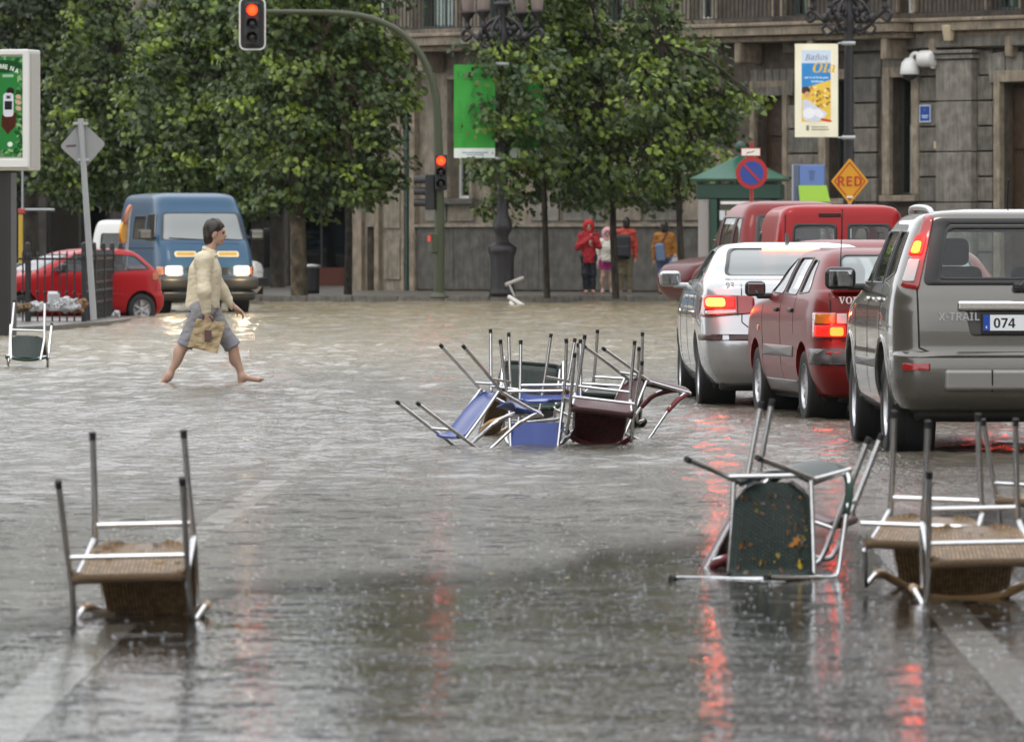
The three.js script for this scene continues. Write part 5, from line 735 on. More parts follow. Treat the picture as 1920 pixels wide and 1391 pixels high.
banner(1491, 1572, 82, 257, 61.3, 'cream festival banner with a beach picture hanging from the right hand street lamp', canvas(400, 860, (x, w, h) => {
  x.fillStyle = '#f2ecd2'; x.fillRect(0, 0, w, h); x.save(); x.beginPath(); x.rect(62, 60, 270, 660); x.clip(); x.fillStyle = '#c9d9ec'; x.fillRect(62, 60, 270, 130); x.fillStyle = '#2a86c8'; x.fillRect(62, 180, 270, 230);
  x.fillStyle = '#edc64a'; x.beginPath(); x.moveTo(62, 420); x.lineTo(332, 330); x.lineTo(332, 720); x.lineTo(62, 720); x.fill();
  for (let i = 0; i < 26; i++) { x.fillStyle = ['#b7782c', '#8a4f22', '#f6e6b0', '#d99a3a'][i % 4]; x.beginPath(); x.ellipse(150 + (i * 67) % 180, 400 + (i * 41) % 190, 9, 18, i, 0, 7); x.fill(); }
  x.fillStyle = '#d8dcea'; x.beginPath(); x.moveTo(70, 520); x.bezierCurveTo(130, 490, 160, 560, 190, 570); x.lineTo(300, 640); x.lineTo(260, 700); x.bezierCurveTo(180, 730, 90, 720, 72, 680); x.fill(); x.fillStyle = '#f4f5fa'; x.beginPath(); x.ellipse(130, 640, 55, 50, 0, 0, 7); x.ellipse(220, 640, 50, 34, .6, 0, 7); x.fill();
  x.fillStyle = '#4c2714'; x.beginPath(); x.ellipse(100, 430, 44, 34, 0, 0, 7); x.fill(); x.fillStyle = '#d8a47c'; x.beginPath(); x.ellipse(112, 466, 24, 26, 0, 0, 7); x.fill(); x.restore();
  x.fillStyle = '#c8402a'; x.beginPath(); x.ellipse(290, 705, 55, 13, .2, 0, 7); x.fill();
  x.fillStyle = '#6a5a6c'; x.font = 'italic 74px serif'; x.fillText('Baños', 90, 150); x.fillStyle = '#e8b62c'; x.font = 'italic bold 128px serif'; x.fillText('Ola', 150, 265);
  x.fillStyle = '#e8f0fa'; x.font = 'bold 24px sans-serif'; x.fillText('del 11 al 16 de julio', 90, 320); x.fillText('Sardinero', 150, 356); x.fillStyle = '#77806c'; x.fillRect(105, 752, 26, 48); x.fillStyle = '#98907c'; x.fillRect(155, 762, 150, 10); x.fillRect(155, 784, 160, 12);
}), 1592, -1);
const greenTex = canvas(300, 760, (x, w, h) => { x.fillStyle = '#2f9630'; x.fillRect(0, 0, w, h); x.fillStyle = '#1f6f28'; x.font = 'bold 64px serif'; x.fillText('Estival', 18, 105); x.fillRect(14, 120, 250, 4); x.font = 'bold 90px serif'; x.fillText('ĕ', 120, 270); x.fillStyle = '#27822a'; for (let i = 0; i < 12; i++) x.fillRect(24, 300 + i * 22, 26 + (i * 37) % 30, 9); x.fillStyle = '#dfe6e2'; x.fillRect(0, 680, w, 80); x.fillStyle = '#8892a8'; x.fillRect(60, 712, 190, 10); x.fillRect(90, 730, 130, 8); });
banner(851, 928, 121, 296, 62.7, 'bright green festival banner with white foot hanging left of the street lamp among trees', greenTex, 942, -1);
banner(956, 1020, 121, 296, 62.9, 'bright green festival banner mostly hidden in leaves right of the street lamp', greenTex, 942, 1);
{ // no parking sign
  const d = 57, t = thing('no_parking_sign', 'round red and blue no parking sign with a small white plate above', 'road sign', at(1410, 460, d).setY(rise(d))), y0 = at(0, 324, d).y - rise(d), k = d / FOCAL;
  const R_ = 30 * k; mesh('post', cyl(V(.0, 0, -.03), V(0, y0 + .6, -.03), .04), std(.30, .025, .02, .4), t); const dsc = mesh('sign_plate', new THREE.CylinderGeometry(R_, R_, .025, 48).rotateX(Math.PI / 2), std(.42, .02, .022, .35), t, { pos: V(0, y0, .03) });
  mesh('blue_disc', new THREE.CylinderGeometry(R_ * .74, R_ * .74, .01, 44).rotateX(Math.PI / 2).translate(0, 0, .0165), std(.025, .06, .30, .35), dsc); mesh('red_bar', box(R_ * 1.5, R_ * .15, .006, 0, 0, .0255, 0, 0, -.80), std(.42, .02, .022, .35), dsc);
  print('tow_plate', .38, .165, canvas(190, 82, (x, w, h) => { x.fillStyle = '#b02018'; x.fillRect(0, 0, w, h); x.fillStyle = '#e8e4dc'; x.fillRect(6, 8, w - 12, h - 15); x.fillStyle = '#b04438'; x.beginPath(); x.moveTo(50, 58); x.lineTo(70, 38); x.lineTo(100, 40); x.lineTo(132, 28); x.lineTo(134, 34); x.lineTo(104, 48); x.lineTo(74, 50); x.lineTo(60, 62); x.fill(); }), t, V(-.02, y0 + .405, .03));
}
{ // yellow RED sign
  const d = 54, t = thing('red_yellow_diamond_sign', 'yellow diamond sign with RED in red letters above the red van roof', 'road sign', at(1594, 460, d).setY(rise(d))), k = d / FOCAL, y0 = at(0, 340, d).y - rise(d), a = 35 * k, b = 43 * k;
  mesh('post', cyl(V(0, 0, -.04), V(0, y0, -.04), .035), M.galv, t); const dm = (f) => roundPoly([[0, -b * f], [a * f, 0], [0, b * f], [-a * f, 0]], .02 * f, 4);
  const pl = mesh('sign_plate', ext(dm(1), .02, [], .002), std(.66, .31, .012, .4), t, { pos: V(0, y0, 0) }), rd = std(.42, .05, .008, .5);
  mesh('border', ext(dm(.86), .005, [dm(.78).reverse()]).translate(0, 0, .023), rd, pl); mesh('lettering', text('RED', .185, .006).translate(0, -.09, .023), rd, pl); mesh('sticker', rbox(.12, .035, .006, .002, 0, -b * .68, .026), M.white, pl);
}
{ // information totem
  const d = 59.5, t = thing('information_board', 'blue information board with a tilted lime green panel behind the red vans', 'board', at(1517, 460, d).setY(rise(d)), .22), k = d / FOCAL, y = (py) => at(0, py, d).y - rise(d), W = 62 * k, b = std(.12, .2, .46, .5);
  mesh('board', [rbox(W, y(308) - .3, .12, .02, 0, (y(308) + .3) / 2, 0)], std(.10, .13, .20, .5), t); mesh('blue_panel', rbox(W * .76, y(310) - y(348), .02, .01, W * .07, (y(310) + y(348)) / 2, .075), b, t);
  mesh('emblem', [rbox(.09, .2, .01, .01, W * .07, y(328), .09), rbox(.14, .04, .01, .01, W * .07, y(322), .09)], std(.09, .14, .3, .5), t);
  mesh('green_panel', ext([[-W * .32, y(378)], [W * .62, y(378)], [W * .5, y(348)], [-W * .36, y(348)]], .03, [], .003).translate(0, 0, .1), std(.36, .62, .07, .5), t); mesh('side_post', cyl(V(-W * .45, 0, 0), V(-W * .45, y(308), 0), .05), M.galv, t);
}
{ // kiosk
  const d = 61, k = d / FOCAL, t = thing('news_kiosk', 'dark green news kiosk with a pointed roof and ball finial behind the no parking sign', 'kiosk', at(1385, 460, d - 0.4).setY(PAVE - .1), -.1), y = (py) => at(0, py, d).y - PAVE + .1, x = (px) => (px - 1385) * k, w = x(1465) - x(1310);
  const kg = M.kiosk; const roof = new THREE.CylinderGeometry(.06, w * .82, y(292) - y(336), 4, 1).rotateY(Math.PI / 4).translate(0, (y(292) + y(336)) / 2, -.7); mesh('roof', [roof, box(w * 1.12, .05, w * 1.12, 0, y(337.5), -.7)], std(.02, .10, .062, .3), t);
  mesh('finial', [ball(.125, 0, y(276), -.7), lathe([[.06, 0], [.03, .08], [.05, .14]], 12).translate(0, y(292), -.7)], kg, t);
  mesh('frieze', [rbox(w, y(345) - y(374), w, .03, 0, (y(345) + y(374)) / 2, -.7), ...[-.5, -.25, 0, .25, .5].map((f) => rbox(.1, .3, .1, .02, f * w * .95, y(343), -.7 + w * .46))], M.kiosk, t);
  mesh('body', rbox(w * .86, y(374), w * .86, .03, 0, y(374) / 2, -.72), std(.012, .03, .022, .5), t);
  mesh('corner_column', [lathe([[.13, 0], [.13, y(378)], [.15, y(374)]], 20).translate(x(1322), 0, -.7 + w * .46)], std(.28, .26, .25, .5), t); mesh('corner_post', [box(.14, y(374), .14, x(1340), y(374) / 2, -.66 + w * .46), box(.14, y(374), .14, x(1462), y(374) / 2, -.66 + w * .46)], kg, t);
  const shelf = mesh('display_case', [rbox(1.1, y(375) - y(445), .06, .02, x(1400), (y(375) + y(445)) / 2, -.66 + w * .46)], std(.05, .05, .045, .3), t); mesh('display_light_strip', rbox(1.0, .06, .03, .01, x(1398), y(381), -.6 + w * .46), M.white, shelf);
  for (let r = 0; r < 2; r++) for (let i = 0; i < 5; i++) mesh('paper', rbox(.115, .2, .012, .004, x(1356 + i * 13 + r * 4), y(404 + r * 21), -.62 + w * .46), [std(.55, .57, .6, .6), std(.5, .5, .22, .6), std(.5, .52, .5, .6)][(i + r) % 3], shelf); mesh('paper', rbox(1.0, .1, .012, .004, x(1398), y(433), -.62 + w * .46), std(.5, .44, .1, .6), shelf);
}
{ // bin
  const d = 65.8, t = thing('litter_bin', 'dark round litter bin with a pale rim under the left hand trees', 'bin', at(582, 460, d).setY(PAVE)); mesh('drum', lathe([[.001, .02], [.19, .02], [.2, .1], [.2, .58], [.215, .6], [.19, .6], [.18, .1], [.001, .1]], 24), M.iron, t); mesh('rim', lathe([[.19, .60], [.225, .61], [.225, .655], [.18, .67], [.001, .69]], 24), std(.42, .42, .40, .3, { metalness: .5 }), t);
}
{ // illuminated-poster case on the left edge
  const d = 46, k = d / FOCAL, t = thing('poster_case', 'white framed advertising case with a green telephone poster at the left edge', 'advertising board', at(-18, 460, d).setY(0), -.32), y = (py) => at(0, py, d).y, x = (px) => (px + 22) * k, W = x(52) - x(-96);
  mesh('case', [rbox(W, y(93) - y(320), .5, .03, 0, (y(93) + y(320)) / 2, -.3)], std(.50, .49, .46, .35), t);
  mesh('side_panel', rbox(.012, y(100) - y(314), .36, .006, W / 2 + .004, (y(100) + y(314)) / 2, -.3), std(.38, .36, .33, .4), t);
  print('poster', x(44) - x(-88), y(106) - y(294), canvas(500, 720, (c, w, h) => {
    const g = c.createLinearGradient(0, 0, 0, h); c.fillStyle = '#2c7d3c'; c.fillRect(0, 0, w, h); for (let i = 0; i < 260; i++) { const a = i * 2.4, e = rnd(); c.fillStyle = ['#1e4a26', '#5f8a56', '#8fb07e', '#234f2a'][i % 4]; const ex = rnd() < .5 ? (rnd() < .5 ? rnd() * 50 : w - rnd() * 60) : rnd() * w, ey = ex < 60 || ex > w - 70 ? rnd() * h : (rnd() < .5 ? rnd() * 70 : h - rnd() * 50); c.beginPath(); c.ellipse(ex, ey, 8 + 16 * e, 5 + 8 * e, a, 0, 7); c.fill(); }
    c.fillStyle = '#174a26'; c.beginPath(); c.ellipse(330, 70, 150, 46, 0, 0, 7); c.fill(); c.fillStyle = '#e4ece4'; c.font = 'bold 46px sans-serif'; 'AMENA'.split('').forEach((ch, i) => { c.save(); c.translate(268 + i * 38, 86 + (i - 1) * (i - 1) * 3.2); c.rotate(-.08 + i * .1); c.fillText(ch, 0, 0); c.restore(); });
    c.fillStyle = '#9cc0a0'; c.fillRect(330, 128, 84, 20); c.fillStyle = '#2a1a1a'; c.beginPath(); c.ellipse(390, 248, 30, 26, 0, 0, 7); c.fill(); c.fillStyle = '#c9a890'; for (const yy of [290, 330, 372]) { c.beginPath(); c.ellipse(452, yy, 22, 17, .4, 0, 7); c.fill(); } c.fillStyle = '#4a2418'; c.beginPath(); c.moveTo(325, 420); c.lineTo(440, 400); c.lineTo(430, 500); c.lineTo(370, 560); c.lineTo(320, 500); c.fill();
    c.fillStyle = '#d7d9e2'; c.beginPath(); c.roundRect(336, 262, 78, 170, 22); c.fill(); c.fillStyle = '#23252c'; c.fillRect(346, 320, 58, 62); c.fillStyle = '#b9bcc8'; c.fillRect(352, 276, 46, 30); c.fillStyle = '#2d2f38'; c.fillRect(362, 282, 26, 20); c.fillStyle = '#e8e8ea'; c.beginPath(); c.ellipse(388, 630, 20, 18, 0, 0, 7); c.fill();
  }), t, V((x(44) + x(-88)) / 2, (y(106) + y(294)) / 2, -.048), 0, .15); mesh('frame_bar', [rbox(W, .14, .06, .02, 0, y(306), -.05), rbox(W, .09, .06, .02, 0, y(98), -.05), rbox(.1, y(100) - y(314), .06, .02, W / 2 - .05, (y(100) + y(314)) / 2, -.051)], M.white, t);
  mesh('post', rbox(.26, y(320) + .1, .3, .04, x(-6), (y(320) - .1) / 2, -.3), std(.03, .03, .03, .4), t);
}
{ // back of a diamond sign on a leaning post
  const d = 50, k = d / FOCAL, b = at(172, 590, d).setY(0), t = thing('diamond_sign_back', 'grey back of a diamond road sign on a leaning galvanised post at the left', 'road sign', b), q = (px, py, z) => at(px, py, d).sub(b).setZ(z || 0);
  mesh('post', cyl(q(175, 600), q(150, 222), .055, .05), M.galv, t); const c = q(154, 272, -.075), r = 43 * k; const pl = mesh('sign_plate', ext(roundPoly([[0, -r * 1.05], [r, 0], [0, r * 1.05], [-r, 0]], .06), .02, [], .003), std(.27, .275, .28, .5), t, { pos: c }); pl.rotation.z = .06;
  mesh('clamp', [rbox(.26, .05, .1, .01, q(150, 232).x, q(150, 232).y, -.03), rbox(.2, .05, .1, .01, q(156, 300).x, q(156, 300).y, -.03)], M.galv, t); mesh('maker_mark', rbox(.17, .035, .004, .001, -.2, -.0, .026), std(.1, .06, .06, .6), pl);
}
{ // iron railings: one length facing us, one running away from the corner
  const t = thing('iron_railing', 'black wrought iron railing turning a corner in front of the small red car', 'railing', V(-7.45, 0, -51 * K)), top = 1.27;
  const bar = [box(.028, top, .028, 0, top / 2, 0), mv(new THREE.ConeGeometry(.028, .09, 6), 0, top + .045, 0), ball(.03, 0, .62, 0), ball(.026, 0, .98, 0)], bg = merge(bar), post = merge([rbox(.09, top + .16, .09, .015, 0, (top + .16) / 2, 0), ball(.045, 0, top + .18, 0), lathe([[.02, 0], [.065, .06], [.05, .16], [.02, .2]], 10).translate(0, top - .12, .0)]);
  for (let i = 1; i <= 11; i++) mesh('bar', bg, M.iron, t, { pos: V(-i * .128 - .04, 0, 0) }); mesh('post', post, M.iron, t); mesh('post', post.clone(), M.iron, t, { pos: V(-.98, 0, 0) });
  for (const y of [.1, 1.2]) mesh('rail', rbox(1.6, .04, .03, .006, -.8, y, 0), M.iron, t);
  for (let i = 1; i <= 107; i++) mesh('bar', bg, M.iron, t, { pos: V(-.0009 * i, 0, -i * .13) }); for (const z of [3.5, 7, 10.5, 14]) mesh('post', post, M.iron, t, { pos: V(-.007 * z, 0, -z) });
  for (const y of [.1, .42, .62, .78, 1.2]) mesh('rail', rbox(.035, .045, 14, .006, -.05, y, -7, .0066), M.iron, t);
}
{ // litter the flood has piled against the railings
  const blob = (name, label, px, py, d, sx0, sy0, m, cat) => { const sx = sx0 * .8, sy = sy0 * .75, t = nets((x, y, z) => ell([0, 0, 0], [sx, sy, sx * .7])(x, y, z) + .05 * n3(x * 6 + px, y * 6, z * 6) + .02 * n3(x * 15, y * 15 + px, z * 15), [-sx - .1, -sy - .1, -sx - .1], [sx + .1, sy + .1, sx + .1], .025); const o = mesh(name, t, m, scene, { pos: at(px, py, d) }); tag(o, label, cat); };
  const wh = std(.42, .43, .44, .4), br = std(.20, .11, .05, .6);
  blob('plastic_bag', 'white plastic bag lying against the railings left of the upright box', 70, 575, 50.4, .22, .11, wh, 'bag'); blob('plastic_bag', 'white rubbish bag lying against the railings right of the upright box', 125, 572, 50.3, .24, .17, wh, 'bag'); blob('rubbish_heap', 'brown rubbish between the white bag and the railing corner', 147, 572, 50.6, .13, .17, br, 'rubbish'); blob('rubbish_heap', 'wet cardboard heap at the left end of the railings', 22, 577, 49.8, .36, .09, std(.12, .07, .025, .6), 'rubbish'); blob('plastic_cup', 'small white litter washed up by the wheel of the small red car', 218, 585, 51.8, .05, .06, wh, 'litter');
  const bx = thing('carton', 'upright white carton leaning on the railings between two white bags', 'box', at(100, 583, 50.45), .3); mesh('carton_body', rbox(.19, .3, .14, .01, 0, .15, 0, 0, 0, .03), wh, bx); mesh('carton_flap', rbox(.17, .01, .1, .004, 0, .31, -.06, 0, .5), wh, bx);
}
{ // edge-on oval sign with a small sign above
  const d = 55.5, b = at(233, 460, d).setY(0), t = thing('oval_sign', 'narrow orange oval sign with a smaller sign above, nearly edge on beside the blue van', 'road sign', b), y = (py) => at(0, py, d).y;
  mesh('post', cyl(V(-.05, 0, 0), V(.09, y(388), 0), .03), M.galv, t); const ov = new THREE.CylinderGeometry(1, 1, .04, 40).rotateX(Math.PI / 2).scale(.30, (y(416) - y(456)) / 2, 1).rotateY(1.43).rotateZ(-.06).translate(-.03, y(436), .05); mesh('oval_plate', ov, std(.62, .3, .02, .4), t); const e = new THREE.CylinderGeometry(1, 1, .04, 30).rotateX(Math.PI / 2).scale(.2, .19, 1).rotateY(1.4).rotateZ(-.3).translate(.06, y(402), .05); mesh('small_plate', e, std(.5, .2, .12, .4), t);
}
{ // yellow and red barrier post, bar barrier
  const d = 66, t = thing('barrier_post', 'slim yellow post with a red cap and grey bar under the left trees', 'post', at(38, 460, d).setY(PAVE)), y = (py) => at(0, py, d).y - PAVE; mesh('post', rbox(.1, y(402), .1, .02, 0, y(402) / 2, 0), std(.5, .33, .03, .4), t); mesh('cap', rbox(.16, .12, .12, .02, .02, y(396), 0), std(.4, .05, .04, .4), t); mesh('bar', cyl(V(0, y(393), 0), V(.75, y(393), -.1), .03), M.galv, t); mesh('upper_post', cyl(V(.04, y(396), 0), V(.04, y(320), 0), .025), M.galv, t);
}
{ // broken white frame in the water
  const d = 62, b = at(968, 570, d).setY(rise(d)), t = thing('broken_frame', 'broken white metal frame sticking out of the water by the lamp plinth', 'debris', b), q = (px, py, z = 0) => at(px, py, d).sub(b).setZ(z); const m = std(.6, .58, .55, .4);
  mesh('top_bar', cyl(q(948, 534), q(981, 521, -.2), .04), std(.35, .33, .3, .5), t); mesh('stem', cyl(q(955, 534), q(965, 556, .1), .025), std(.3, .28, .25, .5), t); mesh('lower_bar', cyl(q(954, 556, .1), q(992, 580, .5), .045), m, t); mesh('short_bar', cyl(q(957, 567, .2), q(967, 578, .4), .04), m, t);
}

// ---------------------------------------------------------------- trees
const leafG = (() => { // a lobed plane leaf, folded along its rib
  const o = []; const lobes = [[0, .06], [.32, .1], [.5, .40], [.25, .45], [.3, .76], [0, 1.0]]; const pos = [], idx = [];
  for (const s of [1, -1]) { const b = pos.length / 3; pos.push(0, .35, .03); lobes.forEach(([x, y]) => pos.push(s * x, y, -.16 * x - .12 * y * y)); for (let i = 1; i < lobes.length; i++) s > 0 ? idx.push(b, b + i, b + i + 1) : idx.push(b, b + i + 1, b + i); }
  const g = new THREE.BufferGeometry(); g.setAttribute('position', new THREE.Float32BufferAttribute(pos, 3)); g.setIndex(idx); g.computeVertexNormals(); return g;
})();
const leafMat = new THREE.MeshPhysicalMaterial({ color: 0xffffff, roughness: .55, transmission: .35, thickness: 0, side: THREE.DoubleSide, vertexColors: true });
function tree(name, label, d, trunkPts, r0, r1, blobs, o = {}) {
  const base = at(trunkPts[0][0], 460, d).setY(o.base ?? PAVE - .05), t = thing(name, label, 'tree', base, 0, o.group), s = d / FOCAL, q = (px, py, z = 0) => at(px, py, d).sub(base).setZ(z);
  const tp = trunkPts.map(([x, y], i) => i ? q(x, y) : V(0, 0, 0)); mesh('trunk', taper(tp, r0, r1, 16, 10), o.bark || M.bark, t);
  const last = tp.at(-1), limbs = [], bl = blobs.map(([x, y, r, z]) => ({ c: q(x, y, z ?? R(-1, 1) * .8), r: r * s }));
  for (const b of bl) { const st = tp[Math.max(1, tp.length - 2)].clone().lerp(last, rnd()), m = st.clone().lerp(b.c, .5).add(V(R(-.15, .15), .2, R(-.15, .15))); limbs.push(taper([st, m, b.c], r1 * .8, .015, 8, 6)); for (let k = 0; k < 3; k++) limbs.push(taper([m, b.c.clone().add(V(R(-1, 1), R(-.6, .8), R(-1, 1)).multiplyScalar(b.r * .8))], .02, .006, 3, 4)); }
  mesh('branches', limbs, o.bark || M.bark, t);
  const mats = [], cols = [], up_ = V(0, 1, 0), pal = o.pal || 1;
  for (const b of bl) {
    const clumps = Math.max(5, Math.round(54 * b.r * b.r * (o.dense || 1)));
    for (let i = 0; i < clumps; i++) {
      const v = V(R(-1, 1), R(-1, 1), R(-1, 1)); if (v.length() > 1 || v.length() < .1) { i--; continue; } const rr = .35 + .8 * Math.sqrt(rnd()); v.normalize().multiply(V(1, .85, 1)).multiplyScalar(b.r * rr * (1 + .45 * n3(v.x * 2 + b.c.x, v.y * 2 + b.c.y, v.z * 2)));
      const cc = b.c.clone().add(v), litTone = rnd() ** 2.4 * (v.y > -.2 * b.r ? 1 : .45), n = 11 + (rnd() * 10 | 0);  // lower clumps coloured darker: light from above is put into the leaf colour
      for (let k = 0; k < n; k++) {
        const w = V(R(-1, 1), R(-.7, .7), R(-1, 1)).multiplyScalar(.24), p = cc.clone().add(w), nrm = V(R(-1, 1), R(-.2, 1.4), R(-1, 1)).addScaledVector(v, .5 / b.r).normalize();
        const dir = V(w.x + R(-.1, .1) + (o.wind ?? .12), -.18 + R(-.15, .15), w.z + R(-.1, .1)).normalize(), x = dir.clone().cross(nrm).normalize(), z = x.clone().cross(dir), sc = R(.095, .175) * (o.leaf || 1);
        mats.push(new THREE.Matrix4().makeBasis(x.multiplyScalar(sc), dir.multiplyScalar(sc), z.multiplyScalar(sc)).setPosition(p));
        const j = R(.8, 1.2), pale = rnd() < .05 ? .07 : 0; cols.push(lin((.030 + .22 * litTone + pale) * j * pal, (.064 + .29 * litTone + pale) * j * pal, (.008 + .014 * litTone + pale * .4) * j * pal));
      }
    }
  }
  const lp = leafG.attributes.position, ln = leafG.attributes.normal, li = leafG.index, n = lp.count, P = new Float32Array(mats.length * n * 3), N = new Float32Array(P.length), C = new Float32Array(P.length), I = new Uint32Array(mats.length * li.count), v = V(0, 0, 0), nm = new THREE.Matrix3();
  mats.forEach((m, k) => { nm.setFromMatrix4(m); for (let i = 0; i < n; i++) { const at_ = (k * n + i) * 3; v.fromBufferAttribute(lp, i).applyMatrix4(m); P.set([v.x, v.y, v.z], at_); v.fromBufferAttribute(ln, i).applyMatrix3(nm).normalize(); N.set([v.x, v.y, v.z], at_); C.set([cols[k].r, cols[k].g, cols[k].b], at_); } for (let i = 0; i < li.count; i++) I[k * li.count + i] = li.getX(i) + k * n; });
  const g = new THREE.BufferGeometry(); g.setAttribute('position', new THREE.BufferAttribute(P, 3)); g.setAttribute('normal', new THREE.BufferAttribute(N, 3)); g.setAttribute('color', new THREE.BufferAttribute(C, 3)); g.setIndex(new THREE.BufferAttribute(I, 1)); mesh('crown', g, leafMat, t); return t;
}
tree('plane_tree', 'leafy plane tree with a thin trunk in front of the green banners', 64, [[1026, 552], [1022, 430], [1018, 330], [1000, 200], [990, 60]], .075, .05, [[960, 95, 70], [918, 118, 46, 3.2], [1010, 30, 80], [955, 200, 60], [918, 225, 40, 3.4], [992, 165, 62, 3.2], [932, 165, 30, 3.2], [930, 262, 28, 3.2], [985, 115, 50, 3], [985, 235, 55, 3], [1010, 290, 40, 3], [1000, 150, 75], [1040, 100, 75], [1010, 250, 75], [970, 305, 60], [925, 318, 42, 3.2], [1050, 210, 70], [1040, 310, 65], [925, 388, 32, 2.6], [955, 370, 40], [1005, 355, 45], [1075, 30, 70], [1000, -60, 80], [1070, -70, 80]], { group: 'young plane trees on the far pavement' });
tree('plane_tree', 'leafy plane tree whose thin trunk stands between the walkers on the far pavement', 63.6, [[1155, 553], [1150, 440], [1147, 340], [1130, 200], [1120, 60]], .085, .05, [[1090, 140, 70], [1092, 70, 60], [1090, 240, 70], [1085, 320, 55], [1125, 300, 60], [1140, 200, 75], [1150, 120, 60], [1060, 355, 38], [1165, 330, 52], [1095, -30, 60], [1170, 270, 60], [1110, 370, 34]], { group: 'young plane trees on the far pavement' });
tree('plane_tree', 'leafy plane tree with a long branch reaching right towards the cream banner', 63, [[1279, 550], [1275, 430], [1268, 330], [1250, 200], [1240, 60]], .075, .05, [[1215, 110, 62], [1208, 35, 42], [1240, 50, 48], [1265, 130, 62], [1225, 190, 65], [1190, 240, 50], [1290, 190, 65], [1250, 260, 70], [1310, 110, 45], [1345, 195, 42], [1385, 190, 34], [1415, 190, 24], [1320, 245, 52], [1355, 235, 36], [1290, 310, 52], [1225, 330, 50], [1320, 300, 42], [1190, 345, 38], [1262, 360, 32], [1222, -20, 42], [1330, 345, 22]], { group: 'young plane trees on the far pavement' });
tree('big_plane_tree', 'broad plane tree in the middle with pale trunk beside the litter bin', 64.5, [[561, 545], [558, 430], [556, 330], [570, 200], [600, 60]], .2, .12, [[600, 20, 70], [680, 40, 60], [640, 110, 80], [710, 120, 60], [745, 170, 46], [690, 190, 70], [620, 210, 80], [560, 150, 80], [560, 50, 80], [720, 225, 40], [700, 280, 60], [725, 330, 40], [655, 300, 70], [590, 300, 75], [540, 250, 75], [680, 350, 40], [620, 360, 45], [540, 340, 60], [500, 100, 70], [480, 200, 80], [480, 300, 70], [510, 20, 80], [640, -60, 90], [720, -30, 60], [540, -70, 90], [500, 370, 30], [570, 380, 28]], { bark: M.barkpale, dense: 1.1, group: 'big plane trees at the left' });
tree('big_plane_tree', 'broad plane tree behind the blue van, its crown touching the mast arm signal', 66.5, [[480, 548], [482, 430], [478, 330], [430, 200], [400, 60]], .16, .12, [[440, 60, 85], [380, 40, 80], [420, 140, 85], [350, 130, 85], [440, 230, 85], [380, 220, 85], [420, 310, 75], [360, 310, 75], [320, 50, 60], [310, 210, 75], [310, 300, 70], [400, 370, 50], [450, 370, 50], [340, 360, 45], [390, -50, 90], [290, 110, 50], [470, -40, 80]], { dense: 1.1, group: 'big plane trees at the left' });
tree('big_plane_tree', 'broad plane tree left of the blue van behind the back of the diamond sign', 68, [[320, 545], [300, 430], [260, 330], [230, 200], [220, 60]], .18, .12, [[180, 70, 60], [150, 140, 60], [200, 150, 75], [260, 150, 70], [230, 220, 80], [160, 230, 65], [280, 250, 70], [200, 290, 70], [130, 290, 55], [260, 330, 60], [150, 340, 50], [200, 350, 45], [120, 200, 50], [170, 20, 50], [300, 340, 50], [100, 330, 40], [190, -50, 70]], { group: 'big plane trees at the left' });
tree('dark_tree', 'dark dense tree behind the white framed poster case', 74, [[60, 540], [55, 400], [60, 250], [70, 60]], .25, .15, [[60, 60, 95], [120, 40, 80], [30, 150, 90], [90, 180, 90], [60, 270, 90], [0, 60, 90], [140, 120, 70], [0, 240, 80], [30, 320, 60], [100, 300, 60], [60, -50, 100], [150, -30, 70], [-60, 150, 90], [215, 10, 40]], { pal: .55, leaf: 1.1 });
tree('dark_tree', 'dark tree filling the gap behind the mast arm signal and the plane trees', 77, [[520, 540], [520, 400], [520, 250], [500, 60]], .22, .15, [[330, 60, 80], [420, 40, 100], [500, 80, 100], [560, 180, 100], [450, 200, 100], [600, 280, 90], [350, 260, 100], [500, 310, 90], [640, 60, 70], [640, 200, 60], [400, 330, 70], [270, 280, 90], [660, 330, 40], [450, -60, 110], [580, -40, 90]], { pal: .5, leaf: 1.2 });
{ const t = thing('young_trunk', 'slim dark bare trunk right of the litter bin', 'tree', at(652, 460, 66).setY(PAVE)); mesh('trunk', taper([V(0, 0, 0), V(.02, 1.6, 0), V(-.03, 3.2, 0)], .1, .07, 10, 10), M.bark, t); }
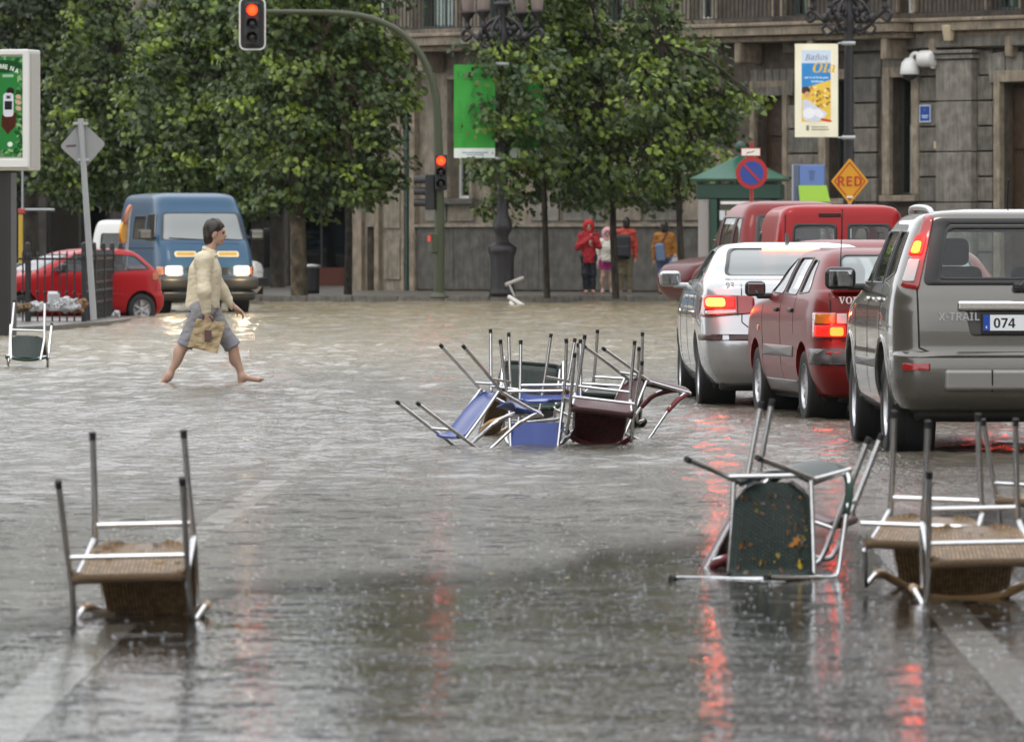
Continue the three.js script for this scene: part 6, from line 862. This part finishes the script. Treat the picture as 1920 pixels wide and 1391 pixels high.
// raindrops bursting on the film of water
{
  const g = merge([new THREE.TorusGeometry(.016, .0016, 4, 12).rotateX(Math.PI / 2), ball(.0032, 0, .016, 0, 1, 1.5, 1), ball(.002, .008, .009, .004), ball(.002, -.009, .007, .003), new THREE.ConeGeometry(.0032, .014, 5).translate(0, .006, 0)]);
  const N = 1500, im = new THREE.InstancedMesh(g, phys(.42, .43, .45, .12, { ior: 1.33 }), N); im.name = 'raindrop_splashes'; im.userData.kind = 'stuff';  // pale grey base colour stands in for sky glinting off the drops
  for (let i = 0; i < N; i++) { const d = i < 1900 ? 8.2 + 7 * rnd() ** 1.2 : 12 + 14 * rnd(), x = R(-.19, .19) * d, s = R(.25, .65); im.setMatrixAt(i, new THREE.Matrix4().compose(V(x, d > shore(x) + .4 ? .024 + wave(x, -d * K) : .002, -d * K), new THREE.Quaternion().setFromEuler(new THREE.Euler(0, R(0, 6), 0)), V(s, s * R(.3, .8), s))); }
  im.userData.label = 'tiny splashes where raindrops hit the wet road'; scene.add(im);
  const rg = new THREE.TorusGeometry(1, .05, 4, 26).rotateX(Math.PI / 2).scale(1, .35, 1), NR = 1400, rm = new THREE.InstancedMesh(rg, phys(.05, .045, .04, .06, { ior: 1.33 }), NR); rm.name = 'raindrop_rings'; rm.userData.kind = 'stuff'; rm.userData.label = 'spreading rings left by raindrops on the wet road';
  for (let i = 0; i < NR; i++) { const d = 8.2 + 8.5 * rnd() ** 1.2, x = R(-.19, .19) * d, s = R(.018, .07); rm.setMatrixAt(i, new THREE.Matrix4().compose(V(x, d > shore(x) + .3 ? .024 + wave(x, -d * K) : .0015, -d * K), new THREE.Quaternion(), V(s, s * .9, s))); }
  scene.add(rm);
}
{ // scraps of leaf drifting at the edge of the flood
  const g = [], cols = [[.02, .018, .015], [.16, .07, .02], [.05, .04, .02], [.3, .24, .08]];
  for (let i = 0; i < 70; i++) { const x = R(-1.9, 2.4), d = shore(x) + R(-.5, .3) + (i % 5 ? 0 : R(-2, 2)), q = clean(leafShape(R(.006, .02)).applyMatrix4(new THREE.Matrix4().makeRotationFromEuler(new THREE.Euler(Math.PI / 2 + R(-.25, .25), R(-.2, .2), R(0, 6)))).translate(x, .012 + (d > shore(x) ? .03 : 0), -d * K)), k = cols[(rnd() * 4) | 0], a = new Float32Array(q.attributes.position.count * 3); for (let j = 0; j < a.length; j++) a[j] = k[j % 3]; q.setAttribute('color', new THREE.BufferAttribute(a, 3)); g.push(q); }
  const m = mesh('floating_leaves', mergeGeometries(g), std(1, 1, 1, .4, { vertexColors: true }), scene, { kind: 'stuff' }); m.userData.label = 'scraps of leaf drifting at the edge of the flood water';
}
renderer.render(scene, camera);
